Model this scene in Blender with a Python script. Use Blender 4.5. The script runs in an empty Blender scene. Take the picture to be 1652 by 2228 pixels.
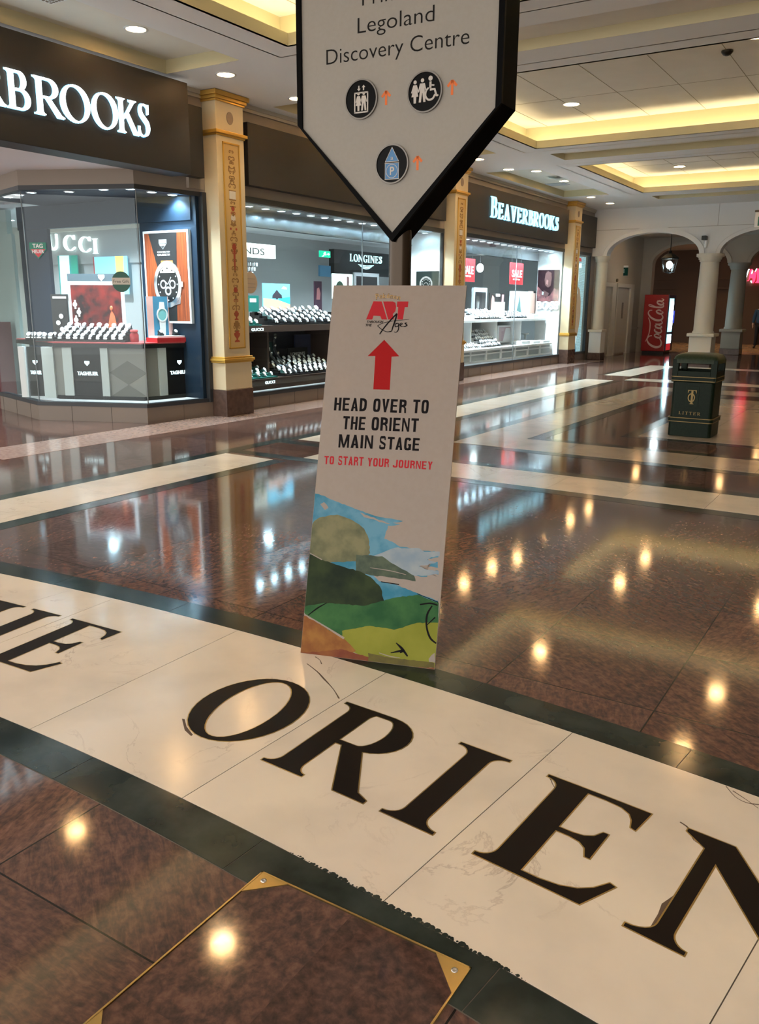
import bpy, math, random
from mathutils import Vector, Matrix, noise
random.seed(7)
SC = bpy.context.scene
COL = SC.collection
PI = math.pi

# ---------------------------------------------------------------- camera
F_PX, PITCH, ROLL, YAW, CAM_H = 1818.43, 13.976, 0.427, -32.144, 1.55
_y, _p, _r = math.radians(YAW), math.radians(PITCH), math.radians(ROLL)
FWD = Vector((math.sin(_y)*math.cos(_p), math.cos(_y)*math.cos(_p), -math.sin(_p)))
_rt = Vector((math.cos(_y), -math.sin(_y), 0)); _up = _rt.cross(FWD)
RT = math.cos(_r)*_rt + math.sin(_r)*_up
UP = -math.sin(_r)*_rt + math.cos(_r)*_up
EYE = Vector((0, 0, CAM_H))
cam = bpy.data.cameras.new('camera'); cam_o = bpy.data.objects.new('camera', cam); COL.objects.link(cam_o)
cam.sensor_fit = 'VERTICAL'; cam.sensor_height = 36; cam.lens = F_PX/2228*36
cam.clip_start = 0.05; cam.clip_end = 200
M = Matrix((RT, UP, -FWD)).transposed().to_4x4(); M.translation = EYE
cam_o.matrix_world = M
SC.camera = cam_o

# ---------------------------------------------------------------- world, exposure
SC.view_settings.view_transform = 'Standard'; SC.view_settings.look = 'None'
SC.view_settings.exposure = 0.6; SC.view_settings.gamma = 1; SC.view_settings.use_curve_mapping = False
W = bpy.data.worlds.new('world'); SC.world = W; W.use_nodes = True
W.node_tree.nodes['Background'].inputs[0].default_value = (1.0, 0.96, 0.90, 1)
W.node_tree.nodes['Background'].inputs[1].default_value = 2.0

DOWN_W, CORNER_W = 20, 20        # watts of the mall downlights
COVE_S = 9.0                     # LED coves
WIN_W = 7.0                      # shop window lamps (multiplier)

def ray(x, y):
    return FWD*F_PX + RT*(x-826) + UP*(1114-y)
def onz(x, y, z=0.0):
    v = ray(x, y); return EYE + v*((z-CAM_H)/v.z)
def onx(x, y, X):
    v = ray(x, y); return EYE + v*(X/v.x)
def ony(x, y, Y):
    v = ray(x, y); return EYE + v*(Y/v.y)

# ---------------------------------------------------------------- materials
MATS = {}
def mat(name, color=(.5,.5,.5), rough=.5, metal=0, emit=None, es=0, spec=.5, coat=0, alpha=None, trans=0, ior=1.45):
    if name in MATS: return MATS[name]
    m = bpy.data.materials.new(name); m.use_nodes = True; MATS[name] = m
    b = m.node_tree.nodes['Principled BSDF']
    b.inputs['Base Color'].default_value = (*color, 1); b.inputs['Roughness'].default_value = rough
    b.inputs['Metallic'].default_value = metal; b.inputs['Specular IOR Level'].default_value = spec
    b.inputs['Coat Weight'].default_value = coat; b.inputs['Coat Roughness'].default_value = .05
    b.inputs['IOR'].default_value = ior
    if trans: b.inputs['Transmission Weight'].default_value = trans
    if emit:
        b.inputs['Emission Color'].default_value = (*emit, 1); b.inputs['Emission Strength'].default_value = es
    return m
def nt(m): return m.node_tree.nodes, m.node_tree.links
def noisy(name, c1, c2, scale=8, rough=.5, detail=4, bump=0, metal=0, stretch=(1,1,1), lo=.35, hi=.65, spec=.5):
    """two-tone procedural material on object coordinates"""
    if name in MATS: return MATS[name]
    m = mat(name, c1, rough, metal, spec=spec); n, l = nt(m); b = n['Principled BSDF']
    tc = n.new('ShaderNodeTexCoord'); mp = n.new('ShaderNodeMapping'); mp.inputs['Scale'].default_value = stretch
    tx = n.new('ShaderNodeTexNoise'); tx.inputs['Scale'].default_value = scale; tx.inputs['Detail'].default_value = detail
    r = n.new('ShaderNodeValToRGB'); r.color_ramp.elements[0].position = lo; r.color_ramp.elements[1].position = hi
    r.color_ramp.elements[0].color = (*c1, 1); r.color_ramp.elements[1].color = (*c2, 1)
    l.new(tc.outputs['Object'], mp.inputs[0]); l.new(mp.outputs[0], tx.inputs['Vector']); l.new(tx.outputs['Fac'], r.inputs[0]); l.new(r.outputs[0], b.inputs['Base Color'])
    if bump:
        bp = n.new('ShaderNodeBump'); bp.inputs['Strength'].default_value = bump; bp.inputs['Distance'].default_value = .01
        l.new(tx.outputs['Fac'], bp.inputs['Height']); l.new(bp.outputs[0], b.inputs['Normal'])
    return m

def granite(name, joints=True, dark=1.0, sc3=(13, 46, 9), wts=(.60,.36,.10)):
    m = mat(name, (.2,.1,.07), .13, spec=.5); n, l = nt(m); b = n['Principled BSDF']
    def mth(op, a, bb=None, c=None):
        q = n.new('ShaderNodeMath'); q.operation = op
        for i, v in enumerate((a, bb, c)):
            if v is None: continue
            if isinstance(v, (int, float)): q.inputs[i].default_value = v
            else: l.new(v, q.inputs[i])
        return q.outputs[0]
    tc = n.new('ShaderNodeTexCoord'); sp = n.new('ShaderNodeSeparateXYZ'); l.new(tc.outputs['Object'], sp.inputs[0])
    T = .66
    fx = mth('DIVIDE', mth('ADD', sp.outputs[0], 1.34+66), T); fy = mth('DIVIDE', mth('SUBTRACT', sp.outputs[1], 3.79-66), T)
    cx = mth('FLOOR', fx); cy = mth('FLOOR', fy)
    cb = n.new('ShaderNodeCombineXYZ'); l.new(cx, cb.inputs[0]); l.new(cy, cb.inputs[1])
    wn = n.new('ShaderNodeTexWhiteNoise'); wn.noise_dimensions = '2D'; l.new(cb.outputs[0], wn.inputs['Vector'])
    rnd = wn.outputs['Value']
    # per slab: grain direction and offset
    rot = n.new('ShaderNodeVectorRotate'); rot.rotation_type = 'Z_AXIS'
    l.new(tc.outputs['Object'], rot.inputs['Vector']); l.new(mth('MULTIPLY', mth('ROUND', mth('MULTIPLY', rnd, 3.0)), .62), rot.inputs['Angle'])
    off = n.new('ShaderNodeVectorMath'); off.operation = 'ADD'; l.new(rot.outputs[0], off.inputs[0])
    sc = n.new('ShaderNodeVectorMath'); sc.operation = 'SCALE'; l.new(wn.outputs['Color'], sc.inputs[0]); sc.inputs['Scale'].default_value = 30; l.new(sc.outputs[0], off.inputs[1])
    mp = n.new('ShaderNodeMapping'); mp.inputs['Scale'].default_value = sc3; l.new(off.outputs[0], mp.inputs[0])
    n1 = n.new('ShaderNodeTexNoise'); n1.inputs['Scale'].default_value = 1; n1.inputs['Detail'].default_value = 8; n1.inputs['Roughness'].default_value = .68; n1.inputs['Distortion'].default_value = .6
    l.new(mp.outputs[0], n1.inputs['Vector'])
    n2 = n.new('ShaderNodeTexNoise'); n2.inputs['Scale'].default_value = 42; n2.inputs['Detail'].default_value = 6; l.new(off.outputs[0], n2.inputs['Vector'])
    n3 = n.new('ShaderNodeTexNoise'); n3.inputs['Scale'].default_value = 2.2; n3.inputs['Detail'].default_value = 3; l.new(off.outputs[0], n3.inputs['Vector'])
    s = mth('ADD', mth('MULTIPLY', n1.outputs['Fac'], wts[0]), mth('ADD', mth('MULTIPLY', n2.outputs['Fac'], wts[1]), mth('MULTIPLY', n3.outputs['Fac'], wts[2])))
    r = n.new('ShaderNodeValToRGB'); cr = r.color_ramp
    cols = [(.40,(.060,.042,.038)), (.48,(.093,.055,.046)), (.55,(.130,.070,.055)), (.62,(.170,.090,.068)), (.72,(.21,.118,.092))]
    cr.elements[0].position = cols[0][0]; cr.elements[0].color = (*[v*dark for v in cols[0][1]], 1)
    cr.elements[1].position = cols[-1][0]; cr.elements[1].color = (*[v*dark for v in cols[-1][1]], 1)
    for p_, c_ in cols[1:-1]:
        e = cr.elements.new(p_); e.color = (*[v*dark for v in c_], 1)
    l.new(s, r.inputs[0])
    hv = n.new('ShaderNodeHueSaturation'); l.new(r.outputs[0], hv.inputs['Color']); l.new(mth('ADD', mth('MULTIPLY', rnd, .4), .8), hv.inputs['Value'])
    last = hv.outputs[0]
    if joints:
        ex = mth('MULTIPLY', mth('SUBTRACT', .5, mth('ABSOLUTE', mth('SUBTRACT', mth('FRACT', fx), .5))), T)
        ey = mth('MULTIPLY', mth('SUBTRACT', .5, mth('ABSOLUTE', mth('SUBTRACT', mth('FRACT', fy), .5))), T)
        j = mth('LESS_THAN', mth('MINIMUM', ex, ey), .0028)
        mx = n.new('ShaderNodeMix'); mx.data_type = 'RGBA'; l.new(j, mx.inputs['Factor']); l.new(last, mx.inputs['A']); mx.inputs['B'].default_value = (.018,.014,.012,1)
        last = mx.outputs['Result']
    l.new(last, b.inputs['Base Color'])
    l.new(mth('ADD', mth('MULTIPLY', n2.outputs['Fac'], .07), .045), b.inputs['Roughness'])
    bp = n.new('ShaderNodeBump'); bp.inputs['Strength'].default_value = .03; bp.inputs['Distance'].default_value = .003
    l.new(n3.outputs['Fac'], bp.inputs['Height']); l.new(bp.outputs[0], b.inputs['Normal'])
    return m

def marble(name, base, vein, rough=.16, scale=1.6, thresh=.011, amount=.6):
    m = mat(name, base, rough); n, l = nt(m); b = n['Principled BSDF']
    tc = n.new('ShaderNodeTexCoord'); ge = n.new('ShaderNodeNewGeometry')
    cb = n.new('ShaderNodeVectorMath'); cb.operation = 'SCALE'; 
    cx = n.new('ShaderNodeCombineXYZ'); l.new(ge.outputs['Random Per Island'], cx.inputs[0]); l.new(ge.outputs['Random Per Island'], cx.inputs[1])
    l.new(cx.outputs[0], cb.inputs[0]); cb.inputs['Scale'].default_value = 37
    ad = n.new('ShaderNodeVectorMath'); ad.operation = 'ADD'; l.new(tc.outputs['Object'], ad.inputs[0]); l.new(cb.outputs[0], ad.inputs[1])
    w = n.new('ShaderNodeTexNoise'); w.inputs['Scale'].default_value = scale; w.inputs['Detail'].default_value = 9; w.inputs['Roughness'].default_value = .62; w.inputs['Distortion'].default_value = 1.1
    l.new(ad.outputs[0], w.inputs['Vector'])
    w2 = n.new('ShaderNodeTexNoise'); w2.inputs['Scale'].default_value = scale*1.1; w2.inputs['Detail'].default_value = 3; l.new(ad.outputs[0], w2.inputs['Vector'])
    def mth(op, a, bb=None):
        q = n.new('ShaderNodeMath'); q.operation = op
        for i, v in enumerate((a, bb)):
            if v is None: continue
            if isinstance(v, (int, float)): q.inputs[i].default_value = v
            else: l.new(v, q.inputs[i])
        return q.outputs[0]
    d = mth('ABSOLUTE', mth('SUBTRACT', w.outputs['Fac'], .5))
    line = mth('SUBTRACT', 1.0, mth('DIVIDE', d, thresh)); q = n.new('ShaderNodeClamp'); l.new(line, q.inputs[0])
    gate = n.new('ShaderNodeMapRange'); gate.inputs['From Min'].default_value = .50; gate.inputs['From Max'].default_value = .68; l.new(w2.outputs['Fac'], gate.inputs['Value'])
    f = mth('MULTIPLY', mth('MULTIPLY', q.outputs[0], gate.outputs[0]), amount)
    cl = n.new('ShaderNodeTexNoise'); cl.inputs['Scale'].default_value = 3; cl.inputs['Detail'].default_value = 4; l.new(ad.outputs[0], cl.inputs['Vector'])
    m1 = n.new('ShaderNodeMix'); m1.data_type = 'RGBA'; m1.inputs['A'].default_value = (*base, 1); m1.inputs['B'].default_value = (*[v*.86 for v in base], 1)
    cm = n.new('ShaderNodeMapRange'); cm.inputs['From Min'].default_value = .45; cm.inputs['From Max'].default_value = .75; l.new(cl.outputs['Fac'], cm.inputs['Value']); l.new(cm.outputs[0], m1.inputs['Factor'])
    m2 = n.new('ShaderNodeMix'); m2.data_type = 'RGBA'; l.new(f, m2.inputs['Factor']); l.new(m1.outputs['Result'], m2.inputs['A']); m2.inputs['B'].default_value = (*vein, 1)
    l.new(m2.outputs['Result'], b.inputs['Base Color'])
    return m

def glass(name='clear_glass', tint=(.93,.97,.97), refl=1.0):
    """thin shop glass: mostly see-through, mirror-like at grazing angles"""
    if name in MATS: return MATS[name]
    m = bpy.data.materials.new(name); m.use_nodes = True; MATS[name] = m
    n, l = nt(m); n.clear()
    o = n.new('ShaderNodeOutputMaterial'); mx = n.new('ShaderNodeMixShader'); t = n.new('ShaderNodeBsdfTransparent'); g = n.new('ShaderNodeBsdfGlossy')
    f = n.new('ShaderNodeFresnel'); ge = n.new('ShaderNodeNewGeometry'); mr = n.new('ShaderNodeMapRange')
    l.new(ge.outputs['Backfacing'], mr.inputs['Value']); mr.inputs['To Min'].default_value = 1.30; mr.inputs['To Max'].default_value = 1/1.30; l.new(mr.outputs[0], f.inputs['IOR'])
    t.inputs[0].default_value = (*tint, 1); g.inputs['Roughness'].default_value = .01; g.inputs['Color'].default_value = (.9,.95,1,1)
    l.new(f.outputs[0], mx.inputs[0]); l.new(t.outputs[0], mx.inputs[1]); l.new(g.outputs[0], mx.inputs[2]); l.new(mx.outputs[0], o.inputs[0])
    return m
def lit(name, color, s): return mat(name, color, .5, emit=color, es=s)

GRAN = granite('red_granite')
GRAN_C = granite('red_granite_cover', joints=False, dark=.72, sc3=(26, 30, 9), wts=(.55,.45,.06))
WHITE_M = marble('cream_marble', (.68,.61,.52), (.33,.26,.22))
GREEN_M = noisy('green_marble', (.012,.018,.015), (.034,.044,.037), 6, .14, 6, spec=.32)
GROUT = mat('dark_grout', (.10,.085,.07), .5)
CREAM = mat('ceiling_white', (.84,.84,.83), .75, spec=.2)
LIP = mat('ceiling_lip_cream', (.64,.57,.36), .7, spec=.2)
TILE = noisy('ceiling_panel', (.82,.78,.70), (.79,.75,.67), 3, .75, spec=.2)
TAUPE = mat('taupe_paint', (.29,.245,.205), .5, spec=.3)
TAUPE_T = mat('taupe_tile', (.19,.155,.13), .25)
CHAR = mat('charcoal_panel', (.033,.031,.030), .45, spec=.2)
BLACKP = mat('black_paint', (.006,.006,.006), .3)
DKFRAME = mat('dark_frame', (.030,.034,.040), .35)
BRASS = mat('brass', (.48,.36,.15), .32, metal=1)
GILT = mat('gilt_paint', (.60,.36,.07), .35, metal=.5)
PCREAM = mat('pilaster_cream', (.60,.51,.34), .45)
PANELY = mat('pilaster_panel_yellow', (.56,.39,.16), .5)
BROWNST = noisy('brown_base_stone', (.075,.045,.035), (.10,.060,.048), 14, .25)
STEEL = mat('steel', (.6,.6,.62), .25, metal=1)
WHITEP = mat('white_paint', (.8,.8,.8), .4)
GLASS = glass()
COVE = lit('cove_led', (1.0,.86,.56), COVE_S)
LAMPW = lit('lamp_warm', (1.0,.84,.58), 12)
LAMPC = lit('lamp_cool', (.82,.95,1.0), 16)
SILI = mat('silicone_joint', (.16,.18,.19), .3); TJ = mat('tile_joint', (.09,.07,.06), .6)

# ---------------------------------------------------------------- mesh helpers
class MB:
    def __init__(s): s.v = []; s.f = []; s.m = []; s.sm = []; s.mats = []
    def mi(s, m):
        if m is None: return 0
        if m not in s.mats: s.mats.append(m)
        return s.mats.index(m)
    def add(s, vs, fs, m=None, smooth=False):
        o = len(s.v); s.v += [tuple(v) for v in vs]; k = s.mi(m)
        for f in fs: s.f.append(tuple(o+i for i in f)); s.m.append(k); s.sm.append(smooth)
        return s
    def box(s, x0, x1, y0, y1, z0, z1, m=None):
        v = [(x, y, z) for z in (z0, z1) for y in (y0, y1) for x in (x0, x1)]
        return s.add(v, [(0,2,3,1),(4,5,7,6),(0,1,5,4),(2,6,7,3),(0,4,6,2),(1,3,7,5)], m)
    def fbox(s, F, u0, u1, v0, v1, w0, w1, m=None):
        v = [F.p(u, vv, w) for w in (w0, w1) for vv in (v0, v1) for u in (u0, u1)]
        return s.add(v, [(0,2,3,1),(4,5,7,6),(0,1,5,4),(2,6,7,3),(0,4,6,2),(1,3,7,5)], m)
    def prism(s, pts, F, w0, w1, m=None):
        a = sum(pts[i][0]*pts[(i+1)%len(pts)][1]-pts[(i+1)%len(pts)][0]*pts[i][1] for i in range(len(pts)))
        if a < 0: pts = pts[::-1]
        n = len(pts); v = [F.p(x, y, w0) for x, y in pts] + [F.p(x, y, w1) for x, y in pts]
        fs = [tuple(range(n, 2*n)), tuple(range(n-1, -1, -1))] + [(i, (i+1)%n, n+(i+1)%n, n+i) for i in range(n)]
        return s.add(v, fs, m)
    def flat(s, pts, F, w=0, m=None):
        a = sum(pts[i][0]*pts[(i+1)%len(pts)][1]-pts[(i+1)%len(pts)][0]*pts[i][1] for i in range(len(pts)))
        if a < 0: pts = pts[::-1]
        return s.add([F.p(x, y, w) for x, y in pts], [tuple(range(len(pts)))], m)
    def cyl(s, p0, p1, r0, r1=None, n=20, m=None, caps=True, smooth=True):
        r1 = r0 if r1 is None else r1; p0, p1 = Vector(p0), Vector(p1); d = (p1-p0).normalized()
        a = d.orthogonal().normalized(); b = d.cross(a)
        v = [p0+(a*math.cos(t)+b*math.sin(t))*r0 for t in [2*PI*i/n for i in range(n)]] + [p1+(a*math.cos(t)+b*math.sin(t))*r1 for t in [2*PI*i/n for i in range(n)]]
        s.add(v, [(i, (i+1)%n, n+(i+1)%n, n+i) for i in range(n)], m, smooth)
        if caps: s.add(v, [tuple(range(n-1, -1, -1)), tuple(range(n, 2*n))], m)
        return s
    def lathe(s, prof, c=(0,0,0), n=28, m=None, smooth=True):
        v = []; fs = []
        for r, z in prof: v += [(c[0]+r*math.cos(2*PI*i/n), c[1]+r*math.sin(2*PI*i/n), c[2]+z) for i in range(n)]
        for k in range(len(prof)-1):
            fs += [(k*n+i, k*n+(i+1)%n, (k+1)*n+(i+1)%n, (k+1)*n+i) for i in range(n)]
        s.add(v, fs, m, smooth)
        if prof[0][0] > 1e-5: s.add(v[:n], [tuple(range(n-1, -1, -1))], m)
        if prof[-1][0] > 1e-5: s.add(v[-n:], [tuple(range(n))], m)
        return s
    def ell(s, c, rx, ry, rz, n=12, m=None, k=8):
        prof = [(math.sin(PI*j/k), -math.cos(PI*j/k)) for j in range(k+1)]; o = MB().lathe(prof, n=n)
        return s.add([(c[0]+x*rx, c[1]+y*ry, c[2]+z*rz) for x, y, z in o.v], o.f[:k*n], m, True)
    def tube(s, pts, r, n=10, m=None):
        pts = [Vector(p) for p in pts]; rs = r if isinstance(r, (list, tuple)) else [r]*len(pts); v = []; a = None
        for i, p in enumerate(pts):
            d = (pts[min(i+1, len(pts)-1)]-pts[max(i-1, 0)]).normalized()
            a = d.orthogonal().normalized() if a is None else (a-d*a.dot(d)).normalized(); b = d.cross(a)
            v += [p+(a*math.cos(2*PI*j/n)+b*math.sin(2*PI*j/n))*rs[i] for j in range(n)]
        fs = [(k*n+i, k*n+(i+1)%n, (k+1)*n+(i+1)%n, (k+1)*n+i) for k in range(len(pts)-1) for i in range(n)]
        s.add(v, fs, m, True); s.add(v[:n], [tuple(range(n-1, -1, -1))], m); s.add(v[-n:], [tuple(range(n))], m)
        return s
    def ring(s, F, r0, r1, w0, w1, n=40, cu=0, cv=0, m=None, sy=1):
        v = []
        for r, w in ((r0, w0), (r1, w0), (r1, w1), (r0, w1)):
            v += [F.p(cu+r*math.cos(2*PI*i/n), cv+r*math.sin(2*PI*i/n)*sy, w) for i in range(n)]
        fs = [(k*n+i, k*n+(i+1)%n, ((k+1)%4)*n+(i+1)%n, ((k+1)%4)*n+i) for k in range(4) for i in range(n)]
        return s.add(v, fs, m)
    def disc(s, F, r, w0, w1, n=40, cu=0, cv=0, m=None, sy=1):
        return s.prism([(cu+r*math.cos(2*PI*i/n), cv+r*sy*math.sin(2*PI*i/n)) for i in range(n)], F, w0, w1, m)
    def build(s, name, m=None, parent=None, bevel=0):
        o0 = Vector((0,0,0))
        q = parent
        while q is not None: o0 += q.location; q = q.parent
        me = bpy.data.meshes.new(name); me.from_pydata([(x-o0.x, y-o0.y, z-o0.z) for x, y, z in s.v], [], s.f)
        ms = s.mats if s.mats else [m]
        if s.mats and m is not None and None in s.mats: ms = [m if q is None else q for q in ms]
        for q in ms: me.materials.append(q)
        me.polygons.foreach_set('material_index', s.m); me.polygons.foreach_set('use_smooth', s.sm); me.update()
        ob = bpy.data.objects.new(name, me); COL.objects.link(ob)
        if parent is not None: ob.parent = parent
        if bevel:
            b = ob.modifiers.new('bevel', 'BEVEL'); b.width = bevel; b.segments = 3; b.limit_method = 'ANGLE'; b.angle_limit = .6; b.harden_normals = False
        return ob

class Fr:
    """a plane in the world: origin, right, up (w is its outward normal)"""
    def __init__(s, o, ux, uy):
        s.o = Vector(o); s.x = Vector(ux).normalized(); y = Vector(uy); s.y = (y-s.x*y.dot(s.x)).normalized(); s.z = s.x.cross(s.y)
    def p(s, u, v, w=0): return s.o+s.x*u+s.y*v+s.z*w
    def px(s, x, y):
        v = ray(x, y); q = EYE+v*((s.o-EYE).dot(s.z)/v.dot(s.z)) - s.o
        return (q.dot(s.x), q.dot(s.y))
    def sub(s, u, v, w=0, rot=0):
        c, n_ = math.cos(rot), math.sin(rot)
        return Fr(s.p(u, v, w), s.x*c+s.y*n_, s.y*c-s.x*n_)
XY = Fr((0,0,0), (1,0,0), (0,1,0))
def wallF(X): return Fr((X,0,0), (0,1,0), (0,0,1))      # faces +X, u = world Y, v = world Z
def frontF(Y): return Fr((0,Y,0), (1,0,0), (0,0,1))     # faces -Y, u = world X, v = world Z

def tag(o, label=None, cat=None, group=None, kind=None):
    if label: o['label'] = label
    if cat: o['category'] = cat
    if group: o['group'] = group
    if kind: o['kind'] = kind
    return o
def thing(name, label, cat, loc=(0,0,0), group=None):
    o = bpy.data.objects.new(name, None); COL.objects.link(o); o.location = loc; o.empty_display_size = .1
    return tag(o, label, cat, group)
def struct(mb, name, m, parent=None, bevel=0):
    o = mb.build(name, m, parent, bevel)
    if parent is None: o['kind'] = 'structure'
    return o
def dup(o, loc, rotz=0, label=None, group=None, parent=None):
    c = o.copy(); COL.objects.link(c)
    if parent is None:
        c.location = loc; c.rotation_euler = (0, 0, rotz)
        if label: c['label'] = label
        if group: c['group'] = group
    else: c.parent = parent
    for ch in list(o.children): dup(ch, None, 0, parent=c)
    return c

# ---------------------------------------------------------------- lettering
_tc = {}
def text_geo(body, off=0.0, shear=0.0):
    k = (body, off, shear)
    if k in _tc: return _tc[k]
    cu = bpy.data.curves.new('lettering', 'FONT'); cu.body = body; cu.size = 1; cu.offset = off; cu.shear = shear; cu.resolution_u = 4; cu.fill_mode = 'FRONT'
    ob = bpy.data.objects.new('lettering', cu); COL.objects.link(ob)
    dg = bpy.context.evaluated_depsgraph_get(); me = bpy.data.meshes.new_from_object(ob.evaluated_get(dg))
    vs = [tuple(v.co) for v in me.vertices]; fs = [tuple(p.vertices) for p in me.polygons]
    ed = {}
    for f in fs:
        for i in range(len(f)):
            a, b = f[i], f[(i+1)%len(f)]
            if (b, a) in ed: del ed[(b, a)]
            else: ed[(a, b)] = 1
    bpy.data.objects.remove(ob); bpy.data.curves.remove(cu); bpy.data.meshes.remove(me)
    _tc[k] = (vs, fs, list(ed)); return _tc[k]
_capH = []
def text(mb, F, body, u0, u1, v0, cap, w0=0, w1=.001, off=0.0, m=None, shear=0.0):
    """lettering from u0 to u1 with baseline v0 and cap height cap"""
    if not _capH: _capH.append(max(v[1] for v in text_geo('H')[0]))
    vs, fs, ed = text_geo(body, off, shear)
    if not vs: return
    xa, xb = min(v[0] for v in vs), max(v[0] for v in vs); sx = (u1-u0)/(xb-xa); sy = cap/_capH[0]
    P0 = [F.p(u0+(v[0]-xa)*sx, v0+v[1]*sy, w0) for v in vs]; P1 = [F.p(u0+(v[0]-xa)*sx, v0+v[1]*sy, w1) for v in vs]
    n = len(vs); a = 0
    f0 = fs[0]; 
    ar = sum(vs[f0[i]][0]*vs[f0[(i+1)%len(f0)]][1]-vs[f0[(i+1)%len(f0)]][0]*vs[f0[i]][1] for i in range(len(f0)))
    fl = [tuple(n+i for i in (f if ar > 0 else f[::-1])) for f in fs]
    sd = [((a, b, n+b, n+a) if ar > 0 else (b, a, n+a, n+b)) for a, b in ed]
    mb.add(P0+P1, fl+sd, m)

def arc(cx, cy, rx, ry, a0, a1, n=14):
    return [(cx+rx*math.cos(math.radians(a0+(a1-a0)*i/n)), cy+ry*math.sin(math.radians(a0+(a1-a0)*i/n))) for i in range(n+1)]
def stroke(pts, ws):
    """ribbon of varying width along pts, as quads"""
    out = []; L = []; R_ = []
    for i, p in enumerate(pts):
        a = pts[max(i-1, 0)]; b = pts[min(i+1, len(pts)-1)]; d = (b[0]-a[0], b[1]-a[1]); q = math.hypot(*d) or 1
        nx, ny = -d[1]/q, d[0]/q; w = ws[i] if isinstance(ws, (list, tuple)) else ws
        L.append((p[0]+nx*w/2, p[1]+ny*w/2)); R_.append((p[0]-nx*w/2, p[1]-ny*w/2))
    return [L+R_[::-1]] if len(pts) < 4 else [[L[i], L[i+1], R_[i+1], R_[i]] for i in range(len(pts)-1)]
def smooth(pts, k=5):
    """Catmull-Rom through pts (tuples of any length)"""
    out = []
    for i in range(len(pts)-1):
        p0, p1, p2, p3 = pts[max(i-1,0)], pts[i], pts[i+1], pts[min(i+2,len(pts)-1)]
        for j in range(k):
            t = j/k; out.append(tuple(.5*((2*b)+(-a+c)*t+(2*a-5*b+4*c-d)*t*t+(-a+3*b-3*c+d)*t**3) for a, b, c, d in zip(p0, p1, p2, p3)))
    out.append(tuple(pts[-1])); return out
def cal(pts, k=6, f=1):
    """calligraphic stroke: pts are (x, y, width)"""
    q = smooth(pts, k); return stroke([(a, b) for a, b, c in q], [max(c*f, .004) for a, b, c in q])
def stem(x, w, sl, sr, y0=0, y1=1, t=.024, bot=True, top=True):
    P = []; b = .10
    def br(s, yb, sg, inv):
        xe = x+w if s > 0 else x; L = (sr if s > 0 else sl); q = [(xe+s*L*(1-math.sin(a)), yb+sg*(t+b*(1-math.cos(a)))) for a in [PI/2*i/6 for i in range(7)]]
        return q[::-1] if inv else q
    if bot: P += [(x-sl, y0), (x+w+sr, y0)] + (br(1, y0, 1, False) if sr else [])
    else: P += [(x, y0), (x+w, y0)]
    if top: P += (br(1, y1, -1, True) if sr else []) + [(x+w+sr, y1), (x-sl, y1)] + (br(-1, y1, -1, False) if sl else [])
    else: P += [(x+w, y1), (x, y1)]
    if bot: P += (br(-1, y0, 1, True) if sl else [])
    return P
def cshape(outer, inner): return outer+inner[::-1]
def oval(cx, cy, rx, ry, ix, iy, tilt=0, n=36):
    o = []; ii = []
    for i in range(n+1):
        a = 2*PI*i/n; o.append((cx+rx*math.cos(a), cy+ry*math.sin(a)))
        x, y = ix*math.cos(a), iy*math.sin(a); t = math.radians(tilt); ii.append((cx+x*math.cos(t)-y*math.sin(t), cy+x*math.sin(t)+y*math.cos(t)))
    return [[o[i], o[i+1], ii[i+1], ii[i]] for i in range(n)]
def bowl(x0, y0, y1, bx, th=.045, w=None):
    w = SW if w is None else w
    """bowl joined to a stem at x0, from height y0 to y1, reaching bx"""
    cy = (y0+y1)/2; ry = (y1-y0)/2; k = x0+(bx-x0)*.42
    o = [(x0, y1)]+arc(k, cy, bx-k, ry, 90, -90)+[(x0, y0)]
    i = [(x0, y1-th)]+arc(k-.02, cy, bx-k+.02-w, ry-th, 90, -90)+[(x0, y0+th)]
    return [[o[j], o[j+1], i[j+1], i[j]] for j in range(len(o)-1)]
SW = .17
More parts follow.
